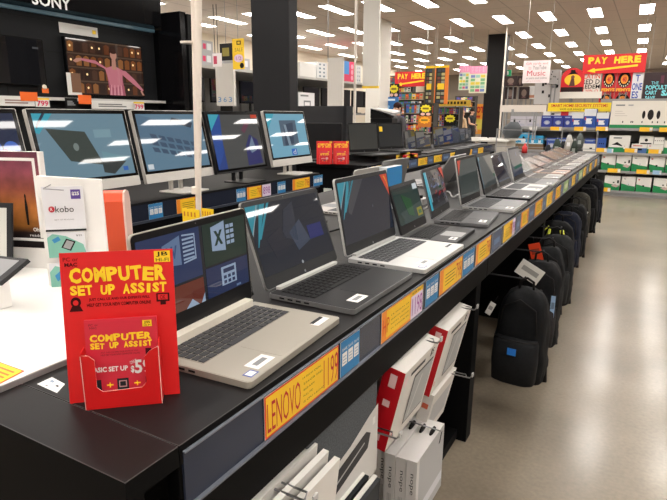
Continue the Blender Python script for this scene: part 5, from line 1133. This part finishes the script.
board('display_board','white backing card between the dark panels and the grey board','board',528.5,86,537,99,12.4,.03,P((214,212,210),.6),lambda k,w,h:k.rect(w*.1,h*.1,w*.9,h*.3,P((200,140,110),.5),1,step=.004),hang=False,post=True)
# dark store front with teal lettering
def teal(k,w,h):
    st=.004; c = P((110,190,196),.5,emit=.35); k.text('THE',w*.14,h*.62,w*.27,h*.72,c,1,step=st).text('POPCULTURE',w*.05,h*.46,w*.6,h*.6,c,1,bold=.03,step=st).text('CART',w*.05,h*.3,w*.26,h*.43,c,1,bold=.03,step=st).text('SALE',w*.34,h*.26,w*.7,h*.44,c,1,bold=.05,step=st).text('SAVE',w*.06,h*.14,w*.24,h*.26,c,1,bold=.03,step=st)
    for i in range(4): k.rect(w*(.3+.12*i),h*.66,w*(.36+.12*i),h*.9,P((90,40,60),.5),1,step=st)
board('store_board','dark overhead board with teal lettering at the right picture edge','sign',643,72,700,104,15.,.1,P((62,52,54),.5),teal,hang=True)
# counter with papers, rack
a = AY(487,150,9.3); b = AY(506,150,9.3)
t = thing('counter','pale counter end beyond the far bench','counter',(a.x,9.3,0)); zt_ = AY(495,140,9.3).z; MB().box(0,0,0,b.x-a.x,.7,zt_-.03,P((196,190,180),.6)).build('body',t,bevel=.004); MB().box(-.35,-.03,zt_-.03,b.x-a.x+.02,.73,zt_,P((222,218,210),.5)).build('top',t,bevel=.004)
for i,(px,py,s_) in enumerate(((478,137,.13),(488,136.5,.12),(497,135,.10))): 
    p = AY(px,py,9.5); k = MB()
    for j in range(3): k.T = Matrix.Rotation(.15*j+.1*i,4,'Z'); k.box(-s_,-s_*.7,.01*j,s_,s_*.7,.01*j+.008,P((230,228,222),.6))
    k.T = I4; tag(k.build('paper_stack',None,(a.x-.2+.3*i,9.5,zt_+.001)),'stack of white papers on the pale counter, %s' % ('left','middle','right')[i],'papers')
t = thing('wire_rack','grey wire rack standing on the pale counter','rack',(a.x+.12,9.75,zt_)); w_ = .5; h_ = AY(495,112,9.75).z-zt_; k = MB()
for x in (0,w_):
    for q in (0,.2): MB().cyl((x,q,0),(x,q,h_),.012,GS,6).build('post',t)
for i in range(4): z = h_*(.2+.26*i); MB().box(0,0,z,w_,.2,z+.008,GS).build('shelf',t)
k = MB().box(.12,.04,h_*.2+.01,.3,.16,h_*.4,P((150,160,170),.5)); k.build('bin',t)
tag(MB().loft([(0,0,0,.1,.08),(.08,0,0,.16,.1),(.18,0,0,.14,.1),(.26,.02,0,.06,.05)],P((70,74,78),.6),14,.8).build('cloth_bag',None,(a.x+.34,9.5,zt_+.03)),'dark grey cloth bag lying on the pale counter','bag')
# accessories hanging beyond the far end of the bench
cols = ((58,66,58),(40,42,44),(70,84,72),(34,36,40),(140,140,136),(60,72,66),(44,46,50),(190,186,180),(52,60,54),(80,86,84),(38,38,42),(120,90,60))
t = thing('accessory_stand','low wire stand of hanging accessories behind the far laptops','stand',(-1.0,8.35,0)); [MB().box(-1.+.45*q-.008,.05,.1,-1.+.45*q+.008,.066,BT+.26,GS).build('post',t) for q in range(4)]; [MB().box(-1.,.05,BT+z-.004,.35,.058,BT+z+.004,GS).build('rail',t) for z in (0.,.12,.24)]; MB().box(-1.,-.25,0,.35,.05,.1,BLACK).build('foot',t)
for i,(px,py,w_,h_) in enumerate(((530,163,.12,.2),(536,166,.1,.18),(542,160,.1,.17),(548,152,.1,.2),(553,158,.12,.2),(557,147,.12,.22),(563,150,.12,.24),(569,143,.11,.22),(574,149,.1,.22),(580,141,.1,.2),(567,157,.1,.14),(541,170,.1,.12))):
    y_ = 8.34-.03*(i%3); p = AY(px,py,y_); random.seed(i); k = MB(); k.loft([(-h_/2,0,0,w_*.35,.012),(-h_*.3,0,0,w_*.5,.02),(h_*.1,.005,0,w_*.45,.02),(h_/2,0,0,w_*.2,.01)],P(cols[i],.6),12,.7); k.rect(-w_*.2,-h_*.2,w_*.2,h_*.05,P(tuple(min(255,v+90) for v in cols[i]),.5),1,-.021)
    k.tube([(0,0,h_/2-.01),(0,.02,h_/2+.03)],.004,STEEL); tag(k.build('accessory_pack',None,(p.x,y_-.03,p.z)),'small accessory pack hanging on the wire stand beyond the front bench','pack','accessory packs on the wire stand')
p = AY(547,170,7.9); k = MB(); k.loft([(0,0,0,.035,.035),(.075,0,0,.03,.03),(.09,0,0,.013,.013),(.115,0,0,.013,.013)],P((214,60,60),.4),14,1.); tag(k.build('bottle',None,(-1.33,7.05,BT)),'small red bottle on the far end of the front bench','bottle')

# ================================================================== CENTRE BACK: MEDIA SHELVES, SIGNS, PEOPLE
SHC = P((70,66,62),.6)
def media(x0,x1,yt,yb,Y,rows,n,label,seed,glab,header=None):
    a = AY(x0,yb,Y); b = AY(x1,yb,Y); zt = AY((x0+x1)/2,yt,Y).z; w = b.x-a.x
    t = thing('media_shelf',label,'shelving',(a.x,Y,0)); MB().box(-.03,.3,0,w+.03,.34,zt,SHC).build('back_panel',t)
    z_b = max(.2,AY((x0+x1)/2,yb,Y).z); rh = (zt-z_b)/rows
    for r in range(rows): MB().box(0,-.02,z_b+r*rh-.02,w,.3,z_b+r*rh,P((150,140,124),.6)).build('shelf',t)
    for x in (-.02,w): MB().box(x,0,0,x+.02,.3,zt,SHC).build('side_panel',t)
    if header: k = MB(); k.box(0,-.04,zt,w,.3,zt+.22,header); k.build('header',t)
    random.seed(seed); pal = ((200,60,50),(60,110,180),(230,190,60),(230,226,216),(60,140,90),(120,70,140),(40,40,44),(220,120,50),(150,180,200),(170,160,120))
    protos = {}
    for r in range(rows):
        x = .03
        while x < w-w/n*1.05:
            cw = w/n*random.uniform(.7,1.); ch = rh*random.uniform(.68,.84); c = random.choice(pal)
            if c not in protos:
                k = MB(); k.box(0,0,0,1,.05,1,P(c,.5)); k.rect(.15,.55,.85,.85,P(random.choice(pal),.5),1,step=.004).rect(.2,.12,.7,.35,P(random.choice(pal),.5),1,step=.004); o = k.build('media_case'); protos[c] = o; tag(o,glab,'case',glab+' group')
            else: o = protos[c].copy(); COL.objects.link(o)
            o.location = (a.x+x,Y+.02,z_b+r*rh+.001); o.scale = (cw*.92,1,ch); x += cw
media(379,424,92,128,15.,5,11,'tall media shelf of colourful cases left of the far counter',1,'colourful case on the left far media shelf')
media(431,458,107,127,16.5,3,10,'media shelf of colourful cases under the yellow counter sign',2,'colourful case on the shelf under the yellow counter sign')
media(404,432,103,132,13.4,3,9,'lower media shelf of colourful cases beneath the left pay sign',3,'colourful case on the lower far media shelf')
media(455,474,96,112,24.,3,7,'dim media shelf far behind the two customers',4,'colourful case on the dim farthest shelf')
media(379,412,75,92,22.,3,9,'high media shelf behind the left pay sign',5,'colourful case on the high shelf behind the left pay sign')
board('hanging_sign','smaller red PAY HERE sign with yellow arrow on the left over the media shelves','sign',395,71.5,428,86.5,14.2,.05,RS,pay)
def tall(k,w,h,o=False):
    st=.005; random.seed(6); k.rect(0,h*.94,w,h,YEL,1,step=st).rect(w*.08,0,w*.76,h*.94,P((58,56,48),.5),1,step=st)
    for i in range(9):
        for j in range(2): k.rect(w*(.2+.3*j),h*(.04+.1*i),w*(.45+.3*j),h*(.11+.1*i),P(random.choice(((150,150,130),(60,80,60),(110,60,50),(190,180,120),(50,60,80))),.5),2,step=st)
    k.rect(w*.24,h*.38,w*.74,h*.54,YEL,3,step=st)
board('tall_poster','tall orange framed poster of dark pictures, left of two hanging behind the pay sign','poster',424.5,66,434,104,13.9,.04,P((96,80,50),.5),tall,hang=True)
board('tall_poster','tall bright orange framed poster of dark pictures, right of two hanging behind the pay sign','poster',434.5,65.5,448,104,13.8,.04,P((234,128,40),.5),tall,hang=True)
def pinkp(k,w,h):
    st=.005; random.seed(8); k.rect(0,h*.72,w,h,P((236,150,190),.5),1,step=st)
    for i in range(4): k.text('SALE',w*.08,h*(.76+.055*i),w*.92,h*(.80+.055*i),P((250,214,230),.5),2,step=st)
    for i in range(5):
        for j in range(3): k.rect(w*(.08+.29*j),h*(.05+.13*i),w*(.33+.29*j),h*(.15+.13*i),P(random.choice(((226,206,70),(120,180,130),(200,90,130),(110,130,190),(226,226,210),(150,200,190))),.5),1,step=st)
board('hanging_poster','pink and green sale poster left of the far dark pillar, left of two','poster',459,65.5,469.5,90,15.6,.02,P((216,226,206),.5),pinkp,'pink sale posters')
board('hanging_poster','larger pink and yellow sale poster touching the far dark pillar, right of two','poster',469.5,66,486.5,93,15.4,.02,P((226,226,196),.5),pinkp,'pink sale posters')
def cnt_(k,w,h):
    for i in range(9): k.rect(w*(.12+.09*i),h*.3,w*(.18+.09*i),h*.75,P((70,60,20),.5),1,step=.005)
board('counter_sign','yellow counter fascia with row of dark letters behind the customers','sign',433,100,470,106,16.2,.1,P((216,180,60),.5),cnt_,hang=False,post=True)
def hot(k,w,h): st=.005; k.text('HOT',w*.1,h*.7,w*.95,h*.92,P((200,40,30),.5),1,bold=.05,step=st).rect(w*.2,h*.15,w*.9,h*.5,P((226,210,90),.5),1,step=st).rect(w*.2,h*.55,w*.7,h*.62,P((200,60,30),.5),1,step=st)
board('floor_sign','orange HOT poster right of the man in black','sign',471,104,484,134,25.,.04,P((240,160,50),.5),hot,hang=False,post=True)
def burst(c,rings):
    def f(k,w,h):
        st=.005; pts=[]
        for i in range(20): t=2*math.pi*i/20; r=(.46 if i%2 else .36); pts.append((w*.5+w*r*math.cos(t),h*.62+h*r*.75*math.sin(t)))
        k.art(pts,P(c,.5),1,step=st); k.rect(w*.25,h*.55,w*.75,h*.7,P((130,110,20),.5),2,step=st)
        if rings:
            for x in (.28,.72): k.disc(w*x,h*.16,w*.18,P((232,190,180),.5),1,rz=h*.12,step=st)
    return f
for i,(a_,b_,c_,d_,cc,bgc,rg) in enumerate(((378,84,388.5,97,(240,224,40),(44,40,36),True),(389,84,399,97,(240,224,40),(44,40,36),True),(419.5,104,432,116,(240,224,40),(60,56,40),True),(418,116,431,127,(246,170,30),(190,110,30),False),(444,114,456,126,(230,220,50),(26,26,26),False))):
    board('burst_ticket','yellow starburst promotional ticket in the far centre, %s from the left' % ORD[(0,1,3,2,4)[i]],'sign',a_,b_,c_,d_,(14.,14.,12.6,12.4,15.5)[i],.02,P(bgc,.5),burst(cc,rg),'starburst tickets',hang=i < 2,post=i >= 2)
board('poster','blue poster with pale wave shape left of the bent-over person','poster',378.5,97,398,112,13.,.03,P((36,104,170),.5),lambda k,w,h:(k.art([(w*.1,h*.2),(w*.4,h*.5),(w*.6,h*.4),(w*.5,h*.1)],P((150,190,220),.5),1,step=.005),k.rect(w*.3,h*.75,w*.85,h*.88,P((210,226,240),.5),1,step=.005)),hang=False,post=True)
board('low_sign','low orange red sign board beneath the black starburst ticket','sign',437,127,457,133,14.6,.04,P((220,84,40),.5),lambda k,w,h:None,hang=False,post=True)

def person(label,x,y,h,face,pose,top,legs,hair,skin=(205,160,136)):
    """standing figure about h tall, rotated to face; pose: arm bends, lean"""
    t = thing('person',label,'person',(x,y,0),face); s = h/1.75; ln = pose.get('lean',0.)
    J = {}; vs=[]; rad=[]; ed=[]
    def v(n,p,r): J[n]=len(vs); vs.append(tuple(q*s for q in p)); rad.append(r*s if not isinstance(r,tuple) else tuple(q*s for q in r))
    def e(a,b): ed.append((J[a],J[b]))
    v('pel',(0,0,.95),(.15,.11)); v('waist',(0,-.01-ln*.3,1.1),(.14,.10)); v('chest',(0,-.01-ln*.7,1.3),(.17,.11)); v('neckb',(0,-ln,1.46),(.09,.07)); v('neck',(0,-.01-ln*1.1,1.53),.05)
    v('head',(0,-.03-ln*1.3,1.60),(.07,.08)); v('crown',(0,-.02-ln*1.4,1.70),(.062,.075))
    for a,b in (('pel','waist'),('waist','chest'),('chest','neckb'),('neckb','neck'),('neck','head'),('head','crown')): e(a,b)
    for sd,sx in (('l',1),('r',-1)):
        el = pose.get('el'+sd,(.24*sx,-.02-ln*.8,1.13)); ha = pose.get('ha'+sd,(.25*sx,-.1-ln,.90))
        v('sh'+sd,(.17*sx,-ln,1.41),.062); v('el'+sd,el,.045); v('wr'+sd,ha,.03)
        dv = Vector(ha)-Vector(el); dv.normalize(); hp = Vector(ha)+dv*.06; v('palm'+sd,tuple(hp),.028); e('chest','sh'+sd); e('sh'+sd,'el'+sd); e('el'+sd,'wr'+sd); e('wr'+sd,'palm'+sd)
        sidev = dv.orthogonal().normalized()
        for i in range(4): f1 = hp+dv*(.035+.004*(i%2))+sidev*(.018*(i-1.5)); f2_ = f1+dv*(.045-.006*abs(i-1.4))+dv.cross(sidev)*.014; v('f%s%d'%(sd,i),tuple(f1),.009); v('g%s%d'%(sd,i),tuple(f2_),.008); e('palm'+sd,'f%s%d'%(sd,i)); e('f%s%d'%(sd,i),'g%s%d'%(sd,i))
        th = hp+sidev*.04; v('th'+sd,tuple(th),.010); v('tk'+sd,tuple(th+dv*.03+sidev*.01),.009); e('palm'+sd,'th'+sd); e('th'+sd,'tk'+sd)
        v('hip'+sd,(.09*sx,0,.9),.095); v('kn'+sd,(.10*sx,-.02,.5),.06); v('an'+sd,(.10*sx,.02,.09),.042); v('to'+sd,(.12*sx,-.14,.04),.04); e('pel','hip'+sd); e('hip'+sd,'kn'+sd); e('kn'+sd,'an'+sd); e('an'+sd,'to'+sd)
    me = bpy.data.meshes.new('body'); me.from_pydata(vs,ed,[]); o = bpy.data.objects.new('body',me); COL.objects.link(o); o.parent = t
    m_ = bpy.data.materials.new('skin_and_clothes'); m_.use_nodes = True; nt = m_.node_tree; b = nt.nodes['Principled BSDF']; b.inputs['Roughness'].default_value = .7
    # clothing by height and reach, in the body's own space
    tc = nt.nodes.new('ShaderNodeTexCoord'); sx_ = nt.nodes.new('ShaderNodeSeparateXYZ'); rp = nt.nodes.new('ShaderNodeValToRGB'); rp.color_ramp.interpolation = 'CONSTANT'
    dvd = nt.nodes.new('ShaderNodeMath'); dvd.operation = 'DIVIDE'; dvd.inputs[1].default_value = h; E2 = rp.color_ramp.elements; E2[0].color = lin((30,28,28))+(1,); E2[1].position = .065; E2[1].color = lin(legs)+(1,)
    for ps,cc in ((.545,top),(.845,skin)): q = E2.new(ps); q.color = lin(cc)+(1,)
    ax = nt.nodes.new('ShaderNodeMath'); ax.operation = 'ABSOLUTE'; gt = nt.nodes.new('ShaderNodeMath'); gt.operation = 'GREATER_THAN'; gt.inputs[1].default_value = .215*s; mx = nt.nodes.new('ShaderNodeMixRGB'); mx.inputs['Color2'].default_value = lin(skin if pose.get('bare',True) else top)+(1,)
    L = nt.links.new; L(tc.outputs['Object'],sx_.inputs[0]); L(sx_.outputs['Z'],dvd.inputs[0]); L(dvd.outputs[0],rp.inputs['Fac']); L(sx_.outputs['X'],ax.inputs[0]); L(ax.outputs[0],gt.inputs[0]); L(gt.outputs[0],mx.inputs['Fac']); L(rp.outputs['Color'],mx.inputs['Color1']); L(mx.outputs['Color'],b.inputs['Base Color'])
    me.materials.append(m_)
    sk_ = o.modifiers.new('skin','SKIN'); sk_.use_smooth_shade = True
    for i,r in enumerate(rad): me.skin_vertices[0].data[i].radius = r if isinstance(r,tuple) else (r,r); me.skin_vertices[0].data[i].use_root = (i == 0)
    sb = o.modifiers.new('sub','SUBSURF'); sb.levels = 2; sb.render_levels = 2
    hx,hy,hz = (q*s for q in (0,-.03-ln*1.3,1.63)); k = MB(); k.ball((hx,hy+.022*s,hz+.045*s),.088*s,.095*s,.085*s,P(hair,.8)); k.ball((hx,hy+.065*s,hz-.02*s),.078*s,.06*s,.1*s,P(hair,.8)); k.build('hair',o)
    k = MB(); 
    for e_ in (-1,1): k.ball((hx+e_*.032*s,hy-.078*s,hz-.0*s),.012*s,.008*s,.009*s,P((40,30,28),.4),8,6).ball((hx+e_*.085*s,hy+.01*s,hz-.01*s),.012*s,.02*s,.03*s,P(skin,.7),8,6)
    k.ball((hx,hy-.09*s,hz-.03*s),.013*s,.02*s,.02*s,P(skin,.7),8,6).ball((hx,hy-.08*s,hz-.068*s),.025*s,.008*s,.008*s,P((160,90,84),.6),8,6); k.build('face_features',o)
    return t
p = AY(398.5,110,10.2); person('person with long dark hair seen behind the black printer',p.x,10.2,AY(398,102.5,10.2).z,math.radians(-20),{'lean':.02,'bare':False},(60,58,62),(40,42,50),(48,26,24))
p = AY(472,110,21.); person('man in a black shirt and dark trousers standing sideways near the far pillar',p.x,21.,AY(472,108.5,21.).z,math.radians(70),{'elr':(-.24,-.1,1.15),'har':(-.2,-.3,1.12)},(30,30,34),(34,34,38),(44,32,28))
p = AY(462,118,20.); person('person in a beige top standing left of the man in black',p.x,20.,1.52,math.radians(150),{'bare':False},(206,176,140),(120,96,80),(190,150,120))

# ================================================================== WORLD, CAMERA, VIEW
W = bpy.data.worlds.new('store'); S.world = W; W.use_nodes = True; W.node_tree.nodes['Background'].inputs[0].default_value = (.8,.78,.75,1); W.node_tree.nodes['Background'].inputs[1].default_value = .05
cd = bpy.data.cameras.new('camera'); cd.sensor_width = 36; cd.lens = F/667*36; cd.clip_start = .02
co = bpy.data.objects.new('camera', cd); COL.objects.link(co); co.matrix_world = Matrix.Translation(O) @ R3.to_4x4(); S.camera = co
vs_ = S.view_settings; S.display_settings.display_device = 'sRGB'; vs_.view_transform = 'Standard'; vs_.look = 'None'; vs_.gamma = 1; vs_.exposure = 0; vs_.use_curve_mapping = False
